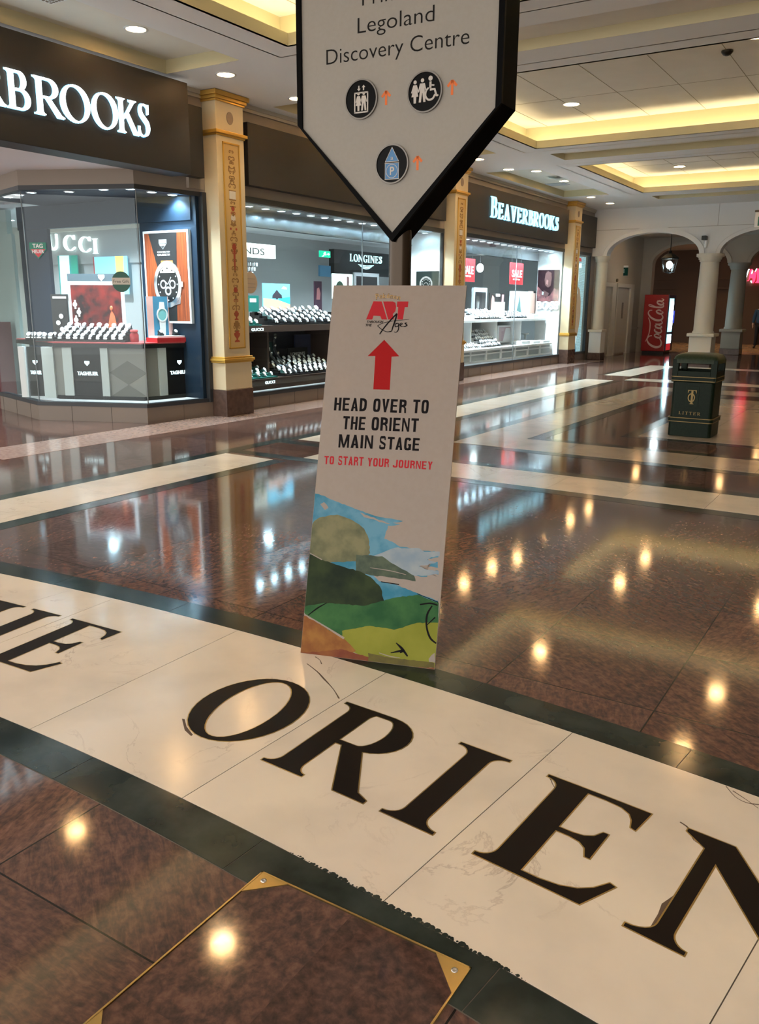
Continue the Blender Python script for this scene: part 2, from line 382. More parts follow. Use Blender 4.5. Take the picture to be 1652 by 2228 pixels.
def glyph(c):
    """serif capitals on cap height 1: (list of polygons, width)"""
    w = SW; f = SW/.17
    if c == 'I': return [stem(.12, w, .12, .12)], .24+w
    if c == 'H': return [stem(.10, w, .10, .10), stem(.62, w, .10, .10), [(.2,.475),(.7,.475),(.7,.525),(.2,.525)]], .89
    if c == 'E': return [stem(.10, w, .10, 0), [(.2,.962),(.42,.962),(.52,.95),(.585,.915),(.62,.86),(.64,.79),(.672,.78),(.69,1),(.2,1)],
        [(.2,.487),(.38,.487),(.45,.475),(.50,.44),(.53,.37),(.56,.37),(.56,.64),(.53,.64),(.50,.575),(.45,.54),(.38,.527),(.2,.527)],
        [(.2,0),(.67,0),(.77,.24),(.735,.25),(.68,.16),(.61,.10),(.52,.062),(.40,.042),(.27,.042),(.2,.06)]], .76
    if c == 'L': return [stem(.10, w, .10, .08), [(.2,0),(.64,0),(.70,.25),(.67,.25),(.6,.12),(.5,.06),(.4,.045),(.2,.045)]], .70
    if c == 'T': return [stem(.33, w, .12, 0, top=False)+[], stem(.33, w, 0, .12, top=False), [(.03,.78),(.06,.78),(.10,.88),(.17,.95),(.65,.95),(.72,.88),(.76,.78),(.79,.78),(.79,1),(.03,1)]], .82
    if c == 'R': return [stem(.10, w, .10, .08)] + bowl(.26, .47, 1, .74) + [[(.34,.49),(.34+.16*f,.49),(.80,.07),(.90,.03),(.90,0),(.80-.14*f,0)]], .90
    if c == 'B': return [stem(.10, w, .10, 0)] + bowl(.26, .50, 1, .62) + bowl(.26, 0, .54, .72), .72
    if c == 'P': return [stem(.10, w, .10, .10)] + bowl(.26, .44, 1, .70), .70
    if c == 'D': return [stem(.10, w, .10, 0)] + bowl(.26, 0, 1, .92), .92
    if c == 'O': return oval(.42, .5, .42, .52, .42-.158*f, .475, 7), .84
    if c in 'CG':
        o = arc(.44, .5, .42, .52, 42, 318, 24); i = arc(.46, .5, .44-.14*f, .465, 46, 314, 24)
        p = [[o[j], o[j+1], i[j+1], i[j]] for j in range(24)] + [[(.74,.95),(.70,.82),(.67,.84),(.71,.72),(.78,.70),(.77,1.0)]]
        if c == 'C': return p+[[(.66,.10),(.78,.24),(.80,.21),(.70,.06)]], .82
        return p+[stem(.62, w, .10, .08, 0.05, .44, bot=False), [(.62,.05),(.79,.05),(.79,.14),(.62,.14)]], .88
    if c == 'A': return [[(.40,1.02),(.46,1.02),(.80,.04),(.80-.20*f,.04),(.42-.05*f,.80)], stroke([(.42,.96),(.16,.04)], [.06,.055])[0], [(.24,.30),(.62,.30),(.62,.345),(.24,.345)],
        [(.02,0),(.28,0),(.28,.03),(.2,.05),(.12,.05),(.02,.03)], [(.50,0),(.92,0),(.92,.03),(.80,.06),(.58,.06),(.50,.03)]], .92
    if c == 'V': return [[(.40,-.02),(.46,-.02),(.10+.18*f,.96),(.10,.96)], [(.40,-.02),(.46,-.02),(.74,.96),(.68,.96)], [(.0,1),(.36,1),(.36,.97),(.28,.94),(.12,.94),(0,.97)], [(.58,1),(.86,1),(.86,.97),(.76,.94),(.68,.94),(.58,.97)]], .86
    if c == 'K': return [stem(.10, w, .10, .10), stroke([(.30,.44),(.70,.94)], [.05,.07])[0], [(.36,.58),(.36+.12*f,.64),(.84,.07),(.96,.03),(.96,0),(.84-.16*f,0)], [(.54,1),(.84,1),(.84,.97),(.76,.94),(.64,.93),(.54,.97)]], .96
    if c == 'N': return [stem(.12, .08, .12, .08, top=False), [(-.0,1),(.24,1),(.86,.16),(.86,-.03),(.80,-.03),(.14,.86),(0,.97)], stem(.78, .08, .10, .10, bot=False)], .96
    if c == 'S': return cal([(.50,.76,.03),(.50,.86,.03),(.42,.95,.04),(.30,.975,.05),(.18,.93,.09),(.13,.80,.14),(.18,.66,.17),(.32,.54,.18),(.46,.42,.18),(.50,.26,.17),(.45,.11,.10),(.32,.03,.05),(.18,.03,.04),(.08,.12,.03),(.06,.28,.03)], 4, f) + [[(.485,.70),(.52,.70),(.53,.99),(.49,.97)], [(.04,.30),(.075,.30),(.07,.02),(.035,.0)]], .58
    return [], .35
def serif(mb, F, body, u0, u1, v0, cap, w0=0, w1=.001, gap=.13, m=None, small=None):
    """line of serif capitals; small = size of all letters after the first"""
    gl = []; x = 0
    for i, c in enumerate(body):
        s_ = 1 if (small is None or i == 0) else small
        g, wd = glyph(c); gl.append((g, x, s_)); x += (wd+gap)*s_
    x -= gap*(small or 1); k = (u1-u0)/x
    for g, xo, s_ in gl:
        for i, p in enumerate(g): mb.prism([(u0+(xo+a*s_)*k, v0+b*s_*cap) for a, b in p], F, w0, w1+.0003*i, m)

# =================================================================== SETTING
WX = -8.27                                    # plane of the shop fronts
CE = 4.20                                     # ceiling height
AY = 24.62                                    # arcade at the end of the mall
# ---- floor
struct(MB().box(-18, 12, -8, 46, -.06, 0), 'floor', GRAN)
ACX, ACY = -2.531, -14.067
def ring_sector(mb, r0, r1, a0, a1, z, n, m=None, gap=0.0, z0=.0002):
    for i in range(n):
        b0 = a0+(a1-a0)*i/n; b1 = a0+(a1-a0)*(i+1)/n; v = []
        for (r, b) in ((r0, b0+gap/r0), (r1, b0+gap/r1), (r1, b1-gap/r1), (r0, b1-gap/r0)): v.append((ACX+r*math.sin(b), ACY+r*math.cos(b)))
        mb.prism(v, XY, z0, z, m)
def arcs(name, r0, r1, z, m, tile=None, off=0, z0=.0002):
    mb = MB(); A0, A1 = math.radians(-24), math.radians(20)
    if tile is None: ring_sector(mb, r0, r1, A0, A1, z, 120, m, 0, z0)
    else:
        k = int((A0-off)/tile)-1; a = off+k*tile
        while a < A1:
            sub = 6
            v = []
            for j in range(sub+1): b = a+tile*j/sub; b = min(max(b, a+.0016/r0), a+tile-.0016/r0); v.append((ACX+r1*math.sin(b), ACY+r1*math.cos(b)))
            for j in range(sub, -1, -1): b = a+tile*j/sub; b = min(max(b, a+.0016/r0), a+tile-.0016/r0); v.append((ACX+r0*math.sin(b), ACY+r0*math.cos(b)))
            mb.prism(v, XY, z0, z, m); a += tile
    return struct(mb, name, m)
TA = math.radians(2.91)
arcs('trim_1', 15.60, 17.097, .0008, GROUT)
arcs('trim_2', 15.603, 15.768, .0020, GREEN_M, TA, math.radians(1.05), .0008)
arcs('trim_3', 16.933, 17.095, .0020, GREEN_M, TA, math.radians(1.05), .0008)
band = arcs('trim_4', 15.771, 16.930, .0024, WHITE_M, TA, math.radians(-.26), .0008)
# worn scalloped edge, chips and cracks in the lettered band
CHIP = mat('chipped_brown', (.10,.065,.045), .6)
def pol(r, s, z=.0026):
    b = s/16.35; return (ACX+r*math.sin(b), ACY+r*math.cos(b), z)
mb = MB()
xx = 640
while xx < 1125:
    q = onz(xx, 1890+(xx-700)*.641); s_ = math.atan2(q.x-ACX, q.y-ACY)*16.35; rr = random.uniform(.002, .011)*min(1, (xx-600)/120, (1150-xx)/90)
    c = pol(15.772+random.uniform(-.002, .002), s_); mb.lathe([(rr, 0), (rr*.7, .0003)], (c[0], c[1], .0024+random.uniform(0, .0004)), 9, smooth=False); xx += random.uniform(3, 9)
mb.build('worn_edge', MATS['green_marble'], band)
mb = MB()
def crack(px, w=.004):
    q = [onz(*p) for p in px]; q = smooth([(p.x, p.y, random.uniform(.3, 1)*w) for p in q], 3)
    for p in stroke([(a, b) for a, b, c in q], [c for a, b, c in q]): mb.prism(p, XY, .0024, .0027)
crack([(668,1445),(690,1462),(705,1478),(725,1500),(738,1521)], .010); crack([(686,1430),(696,1437),(700,1446)], .009)
crack([(1188,1690),(1197,1695),(1205,1712),(1216,1722)], .006); crack([(1480,1790),(1500,1805),(1510,1830),(1540,1850),(1522,1880),(1508,1893)], .006)
crack([(1580,1712),(1600,1735),(1625,1748),(1652,1752)], .006); crack([(1595,1722),(1625,1742),(1650,1760)], .005)
q = [onz(*p) for p in [(1413,2022),(1432,1990),(1440,1968),(1466,1950),(1455,1975),(1460,1990),(1440,2020),(1428,2028)]]
mb.prism([(p.x, p.y) for p in q], XY, .0024, .0027)
q = [onz(*p) for p in [(396,1565),(402,1566),(406,1582),(420,1600),(416,1603),(402,1590)]]
mb.prism([(p.x, p.y) for p in q], XY, .0024, .0027)
mb.build('chip', CHIP, band)
# ---- straight inlaid bands of the paving (0.66 m module)
def slab_run(mb, x0, x1, y0, y1, along, z, m=None):
    g = .0015
    if along == 'y':
        y = y0
        while y < y1-.01:
            e = min(y+.66, y1); mb.box(x0, x1, y+g, e-g, .0008, z, m); y = e
    else:
        x = x0
        while x < x1-.01:
            e = min(x+.66, x1); mb.box(x+g, e-g, y0, y1, .0008, z, m); x = e
XR = 5.2
whites = [(-6.04,-5.40,-1.38,6.54,'y'), (-5.98,-5.36,7.72,17.9,'y'), (-5.98,-5.36,19.17,23.2,'y'), (-4.40,-3.78,8.58,16.96,'y'),
          (-3.78,XR,8.58,9.30,'x'), (-3.78,XR,16.2,16.96,'x'), (-5.20,XR,6.79,7.43,'x'), (-5.20,XR,18.10,18.72,'x'), (-5.36,XR,22.62,23.2,'x')]
gm = MB(); wm = MB(); bm2 = MB(); B_ = .165
for x0, x1, y0, y1, a in whites:
    gz = .0010+.00002*whites.index((x0, x1, y0, y1, a))
    if a == 'y': gm.box(x0-B_, x1+B_, y0, y1, .0001, gz)
    else: gm.box(x0, x1, y0-B_, y1+B_, .0001, gz)
    slab_run(bm2 if (x0, y0) == (-4.40, 8.58) or y0 in (8.58, 16.2) else wm, x0, x1, y0, y1, a, .0024)
gm.box(-6.205, -6.04, 6.54, 7.72, .0001, .00122); gm.box(-6.2, -5.2, 7.43, 7.6, .0001, .00124); gm.box(-6.04, -5.2, 6.62, 6.79, .0001, .00126)
gm.box(-2.90, XR, 10.14, 15.55, .0001, .00128)
struct(gm, 'trim_5', GREEN_M)
struct(wm, 'trim_6', WHITE_M)
mb = MB(); BEIGE = marble('beige_marble', (.44,.36,.28), (.26,.2,.15), .14, 1.2)
for i in range(12):
    for j in range(8):
        mb.box(-2.735+.66*i+.0015, -2.735+.66*(i+1)-.0015, 10.30+.636*j+.0015, 10.30+.636*(j+1)-.0015, .0008, .0024)
struct(mb, 'trim_7', BEIGE); struct(bm2, 'trim_20', BEIGE)
# paler strip at the shop fronts
mb = MB(); PINK = noisy('pale_pink_floor', (.42,.30,.26), (.32,.21,.18), 22, .12, 6)
for j in range(28): mb.box(-8.3, -7.62, 5.0+.69*j+.0015, 5.0+.69*(j+1)-.0015, .0003, .0015)
struct(mb, 'trim_8', PINK)

# ---- inlaid letters of the floor
LETM = mat('inlay_dark', (.009,.006,.005), .5, spec=.10); LETB = mat('inlay_brass', (.42,.31,.13), .35, metal=1)
def grow(p, d):
    n = len(p); a = sum(p[i][0]*p[(i+1)%n][1]-p[(i+1)%n][0]*p[i][1] for i in range(n))
    if a < 0: p = p[::-1]
    out = []
    for i in range(n):
        a_, b_, c_ = p[i-1], p[i], p[(i+1)%n]; e1 = (b_[0]-a_[0], b_[1]-a_[1]); e2 = (c_[0]-b_[0], c_[1]-b_[1])
        l1 = math.hypot(*e1) or 1; l2 = math.hypot(*e2) or 1; n1 = (e1[1]/l1, -e1[0]/l1); n2 = (e2[1]/l2, -e2[0]/l2)
        k = 1+n1[0]*n2[0]+n1[1]*n2[1]; k = max(k, .5); out.append((b_[0]+(n1[0]+n2[0])*d/k, b_[1]+(n1[1]+n2[1])*d/k))
    return out
class Polar:
    def __init__(s, s0, r0): s.s0 = s0; s.r0 = r0
    def p(s, u, v, w=0):
        b = (s.s0+u+.02*(1-v/.52))/16.35; r = s.r0+v; return Vector((ACX+r*math.sin(b), ACY+r*math.cos(b), w))
def floor_letter(ch, s0, s1, label):
    g, wd = glyph(ch); k = (s1-s0)/wd; P = Polar(s0, 16.092); c = P.p((s1-s0)/2, .26, .0024)
    t = thing('inlaid_letter', label, 'floor letter', c)
    a = MB(); b = MB()
    for i, q in enumerate(g):
        e = i*.00003; q = [(x*k, y*.52) for x, y in q]; a.prism(q, P, .0024, .0036+e); b.prism(grow(q, .0045), P, .0024, .0030+e*.5)
    b.build('brass_edge', LETB, t); a.build('dark_inlay', LETM, t)
SW = .19
floor_letter('H', -1.40, -.955, 'dark inlaid letter H cut by the left edge of the picture, in white marble band')
floor_letter('E', -.86, -.49, 'dark inlaid letter E right after the H, far left of white marble band')
floor_letter('O', .280, .708, 'dark inlaid oval letter O with chipped left rim in white marble band')
floor_letter('R', .785, 1.235, 'dark inlaid letter R with kicked leg in white marble band')
floor_letter('I', 1.305, 1.505, 'dark inlaid single upright letter I in white marble band')
floor_letter('E', 1.650, 2.035, 'large dark inlaid letter E with brass outline at lower right of white marble band')
floor_letter('N', 2.115, 2.66, 'dark inlaid letter N beside brown chipped patch, cut by right edge of picture')
SW = .17

# ---- granite access cover with a brass frame
t = thing('access_cover', 'square red granite floor access cover framed by thin brass strips', 'access cover', (-1.025, 1.22, 0))
a0, a1, b0, b1 = -1.352, -.702, .895, 1.548
MB().box(a0+.006, a1-.006, b0+.006, b1-.006, .0002, .0026).build('granite_panel', GRAN_C, t)
for q in ((a0, a1, b1-.005, b1), (a0, a1, b0, b0+.005), (a0, a0+.005, b0, b1), (a1-.005, a1, b0, b1)):
    MB().box(q[0], q[1], q[2], q[3], .0002, .0060).build('brass_strip', BRASS, t)
for sx, sy in ((a0, b1), (a1, b1), (a0, b0), (a1, b0)):
    dx = 1 if sx == a0 else -1; dy = 1 if sy == b0 else -1
    c = MB().prism([(sx+dx*.004, sy+dy*.004), (sx+dx*.095, sy+dy*.004), (sx+dx*.004, sy+dy*.095)], XY, .0026, .0052).build('corner_plate', BRASS, t)
    s_ = MB().lathe([(.0085, 0), (.0085, .0016), (.0035, .0022), (.003, .0010), (.0001, .0010)], (sx+dx*.030, sy+dy*.030, .0052), 16).build('screw', STEEL, c)

# ---- walls
mb = MB()
def wall_seg(y0, y1, z0, z1, m=TAUPE, x=WX, d=.14): mb.box(x-d, x, y0, y1, z0, z1, m)
wall_seg(8.45, 24.9, 3.0, 4.30)
for y0, y1 in ((8.74,9.30),(15.50,16.05),(22.42,22.97)): wall_seg(y0, y1, 0, 3.0)
wall_seg(24.52, 24.9, 0, 3.0)
wall_seg(9.3, 15.5, 0, .20, TAUPE_T); wall_seg(16.05, 22.42, 0, .20, TAUPE_T); wall_seg(22.97, 24.52, 0, .20, TAUPE_T)
struct(mb, 'wall_left', TAUPE)
mb = MB(); y = 9.35
while y < 24: mb.box(WX, WX+.004, y, y+.004, 0, .2); y += .62
struct(mb, 'trim_9', mat('tile_joint', (.09,.07,.06), .6))
# bay of the first shop
BAY = [(-8.27, 8.74), (-8.45, 7.68), (-9.86, 7.06), (-11.35, 7.50)]
def bay_strip(mb, d0, d1, z0, z1, m=None, BAY=BAY):
    """band following the bay, between depths d0 and d1 behind its face"""
    for i in range(3):
        a, b = Vector(BAY[i]), Vector(BAY[i+1]); 
        def off(k, d):
            ns = []
            for j in (k-1, k):
                if 0 <= j < 3:
                    e = (Vector(BAY[j+1])-Vector(BAY[j])).normalized(); ns.append(Vector((e.y, -e.x)))
            nn = sum(ns, Vector((0,0))); nn = nn.normalized()/max(nn.normalized().dot(ns[0]), .3)
            return Vector(BAY[k])-nn*d*(-1)
        p = [off(i, d0), off(i+1, d0), off(i+1, d1), off(i, d1)]
        mb.prism([(q.x, q.y) for q in p], XY, z0, z1, m)
mb = MB(); bay_strip(mb, 0, .14, 0, .20, TAUPE_T); bay_strip(mb, 0, .14, 2.97, 3.16, TAUPE)
struct(mb, 'wall_bay', TAUPE)
mb = MB()
for i in range(3):                                     # tile joints of the bay plinth
    a, b = Vector(BAY[i]), Vector(BAY[i+1]); L = (b-a).length; e = (b-a)/L; nrm = Vector((-e.y, e.x))
    u = .5 if i < 2 else .3
    while u < L-.1:
        p = a+e*u; q = [p+nrm*.003, p+e*.004+nrm*.003, p+e*.004-nrm*.01, p-nrm*.01]
        mb.prism([(k.x, k.y) for k in q], XY, 0, .2); u += .56
struct(mb, 'trim_10', MATS['tile_joint'])

# window frames and panes
def window(name, y0, y1, z0, z1, posts=()):
    g = MB().box(WX-.012, WX, y0+.02, y1-.02, z0+.02, z1+.05)
    w = struct(g, name, GLASS)
    f = MB()
    for q in ((y0, y1, z0-.03, z0+.025), (y0, y1, z1+.03, z1+.11)): f.box(WX-.07, WX+.012, q[0], q[1], q[2], q[3])
    for yy in (y0, y1-.05): f.box(WX-.07, WX+.010, yy, yy+.05, z0, z1+.04)
    f.build('window_frame', DKFRAME, w)
    if posts:
        e = MB()
        for yy in posts: e.box(WX-.016, WX+.004, yy-.003, yy+.003, z0, z1)
        e.build('pane_joint', SILI, w)
    return w
mb = MB(); bay_strip(mb, .03, .042, .25, 2.9)
w1 = struct(mb, 'window_1', GLASS)
mb = MB(); bay_strip(mb, -.01, .10, .20, .25); bay_strip(mb, -.005, .06, 2.915, 2.97)
mb.box(-8.35, -8.25, 8.66, 8.74, .2, 2.97); mb.build('window_frame', DKFRAME, w1)
mb = MB()
for k in (1, 2): mb.box(BAY[k][0]-.008, BAY[k][0]+.002, BAY[k][1]+.02, BAY[k][1]+.03, .25, 2.9)
mb.build('pane_joint', MATS['silicone_joint'], w1)
w2 = window('window_2', 9.30, 15.50, .22, 2.90, (12.55,))
w3 = window('window_3', 16.05, 22.42, .22, 2.90, (19.2,))
w4 = window('window_4', 22.97, 24.52, .22, 2.90)
# soffit between the line of the shop fronts and the bay
SOFF = mat('soffit_white', (.72,.72,.74), .6)
struct(MB().prism([(-8.02,8.12),(-8.02,4.6),(-12.5,4.6),(-12.5,8.2),(-11.35,7.64),(-9.86,7.2),(-8.6,7.8),(-8.42,8.6),(-8.30,8.12)], XY, 3.15, 3.20), 'trim_11', SOFF)

# ---- ceiling
COFF = [(3.1, 7.75), (10.0, 14.7), (16.9, 21.5)]; SLOT = [(8.45, 9.2), (15.35, 16.1), (22.25, 22.95)]; REC = [(3.1, 7.9), (9.9, 14.8), (16.8, 21.4)]
CX0, CX1 = -6.06, 5.0
holes = [(CX0, CX1, a, b) for a, b in COFF+SLOT]+[(-8.02, -6.87, a, b) for a, b in REC]
xs = sorted({-8.3, 10.0, CX0, CX1, -8.02, -6.87}); ys = sorted({-4.0, AY+.2} | {v for h in holes for v in h[2:]})
cm = MB()
for i in range(len(xs)-1):
    for j in range(len(ys)-1):
        mx_, my_ = (xs[i]+xs[i+1])/2, (ys[j]+ys[j+1])/2
        if any(h[0] < mx_ < h[1] and h[2] < my_ < h[3] for h in holes): continue
        cm.add([(xs[i], ys[j], CE), (xs[i+1], ys[j], CE), (xs[i+1], ys[j+1], CE), (xs[i], ys[j+1], CE)], [(0, 3, 2, 1)], CREAM)
for a, b in COFF:
    for q in ((CX0-.04, CX1+.04, b, b+.04), (CX0-.04, CX1+.04, a-.04, a), (CX0-.04, CX0, a, b), (CX1, CX1+.04, a, b)): cm.box(*q, CE, CE+.12, LIP)
    x0, x1, y0, y1 = CX0-.34, CX1+.34, a-.30, b+.30
    for q in ((x0, x1, b+.04, y1), (x0, x1, y0, a-.04), (x0, CX0-.04, y0, y1), (CX1+.04, x1, y0, y1)): cm.box(*q, CE+.01, CE+.02, CREAM)
    cm.box(x0-.02, x1+.02, y1, y1+.02, CE, 4.62, LIP); cm.box(x0-.02, x1+.02, y0-.02, y0, CE, 4.62, LIP); cm.box(x0-.02, x0, y0, y1, CE, 4.62, LIP); cm.box(x1, x1+.02, y0, y1, CE, 4.62, LIP)
    cm.box(x0, x1, y0, y1, 4.60, 4.62, TILE)
for hs, hgt in (([h for h in holes if h[0] == CX0 and h[3]-h[2] < 1], .11), ([h for h in holes if h[0] < -8], .15)):
    for x0, x1, y0, y1 in hs:
        for q in ((x0-.02, x1+.02, y1, y1+.02), (x0-.02, x1+.02, y0-.02, y0), (x0-.02, x0, y0, y1), (x1, x1+.02, y0, y1)): cm.box(*q, CE+.001, CE+hgt+.02, LIP)
        cm.box(x0, x1, y0, y1, CE+hgt, CE+hgt+.02, TILE)
struct(cm, 'ceiling', CREAM)
jm = MB()                                                    # panel joints of the raised ceilings
for a, b in COFF:
    x = -6.0
    while x < 5.2: jm.box(x, x+.008, a-.28, b+.28, 4.597, 4.60); x += .886
    for yy in (a+1.5, a+3.2): jm.box(CX0-.3, CX1+.3, yy, yy+.006, 4.597, 4.60)
struct(jm, 'trim_12', mat('panel_joint', (.36,.30,.20), .7))
struct(MB().box(WX-.02, WX+.05, 8.3, AY, CE-.05, CE).box(WX, WX+.03, 8.3, AY, CE-.09, CE-.05), 'trim_13', mat('cornice', (.50,.45,.36), .6))
for i, (a, b) in enumerate(COFF):
    L = thing('cove_light', ('warm LED cove strip in the ceiling coffer nearest the camera', 'warm LED cove strip in the middle ceiling coffer', 'warm LED cove strip in the ceiling coffer nearest the arches')[i], 'cove light', ((CX0+CX1)/2, (a+b)/2, CE+.03), 'LED strips hidden behind the coffer lips')
    for q in ((CX0-.2, CX1+.2, b+.13, b+.17), (CX0-.2, CX1+.2, a-.17, a-.13), (CX0-.21, CX0-.17, a-.1, b+.1), (CX1+.17, CX1+.21, a-.1, b+.1)): MB().box(*q, CE+.03, CE+.05).build('led_strip', COVE, L)

# ---- downlights of the mall
LT = {}
def spotlight(name, loc, watts, color, size=.09, angle=115, parent=None, blend=.6):
    k = (watts, color, size, angle)
    if k not in LT:
        l = bpy.data.lights.new(name, 'SPOT'); l.energy = watts; l.color = color; l.shadow_soft_size = size; l.spot_size = math.radians(angle); l.spot_blend = blend; LT[k] = l
    o = bpy.data.objects.new(name, LT[k]); COL.objects.link(o); o.location = loc
    if parent is not None: o.parent = parent
    return o
def downlight(x, y, z, label, group, r=.105, m=None, watts=DOWN_W, color=(1,.83,.58), lamp=True):
    t = thing('downlight', label, 'downlight', (x, y, z), group)
    MB().lathe([(r+.022, 0), (r+.020, -.007), (r, -.008), (r-.004, -.002)], (x, y, z), 28).build('trim_ring', WHITEP, t)
    MB().lathe([(0.0001, -.003), (r, -.003)], (x, y, z), 28).build('lens', m or LAMPW, t)
    if lamp: spotlight('lamp', (0, 0, -.02), watts, color, .09, 112, t, .6)
    return t
yy = [2.4, 3.9, 5.30, 6.90, 8.28, 9.67, 11.05, 12.45, 13.85, 15.2, 16.60, 18.05, 19.75, 21.7, 23.25]
for i, y in enumerate(yy):
    z = CE+(.15 if any(a < y < b for a, b in REC) else 0)
    downlight(-7.42, y, z, {3: 'ceiling downlight in the recessed panel above the nearest shop sign', 4: 'ceiling downlight right above the gilded pilaster nearest the camera', 5: 'ceiling downlight just left of the hanging directory sign', 13:'second downlight from the arches along the shop fronts', 14: 'ceiling downlight closest to the arches, near the shop fronts', 12:'ceiling downlight beside the grey ceiling vent'}.get(i, 'ceiling downlight in the row along the shop fronts'), 'downlights along the shop fronts', watts=27)
for x, y, lb in ((-5.06, 13.6, 'downlight in the middle coffer, right of the directory sign'), (-2.04, 11.4, 'downlight at the right edge of the picture in the middle coffer'), (-5.04, 20.6, 'downlight in the coffer nearest the arches'),
              (-5.0, 5.1, None), (-5.0, 18.3, None), (-2.0, 13.6, None), (1, 13.6, None), (1, 5.1, None), (-2, 5.1, None), (-2, 20.6, None), (1, 20.6, None), (-2.0, 18.3, None)):
    downlight(x, y, 4.60, lb or 'downlight in a raised coffer, mirrored in the polished floor', 'downlights in the coffers', r=.12)
for x, y in ((-2.4, 1.4), (1.2, 1.6), (-4.9, 1.2), (-1.0, -1.6), (2.5, -1.6)): downlight(x, y, CE, 'ceiling downlight above the camera', 'downlights above the camera', watts=CORNER_W)
t = thing('ceiling_vent', 'square perforated grille in ceiling above the nearest shop sign', 'ceiling vent', (-7.25, 5.66, CE+.15))
MB().box(-7.53, -6.97, 5.38, 5.94, CE+.142, CE+.15).build('frame', CREAM, t)
mb = MB()
for i in range(13):
    for j in range(13): mb.box(-7.51+.0415*i, -7.51+.0415*i+.024, 5.40+.0415*j, 5.40+.0415*j+.024, CE+.139, CE+.1425)
mb.build('grille', mat('grille_dark', (.20,.15,.10), .6), t)
tag(MB().box(-7.55, -7.1, 18.9, 19.3, CE-.008, CE).build('ceiling_vent', mat('vent_grey', (.34,.35,.36), .6)), 'flat grey ceiling vent beside the far shop-front downlights', 'ceiling vent')
o = onz(1583, 110, 4.6); t = thing('smoke_detector', 'small black ceiling sensor in the middle coffer', 'sensor', (o.x, o.y, 4.6))
MB().lathe([(.07, 0), (.07, -.02), (.045, -.05), (.02, -.06), (.001, -.06)], (o.x, o.y, 4.6), 20).build('sensor_body', BLACKP, t)

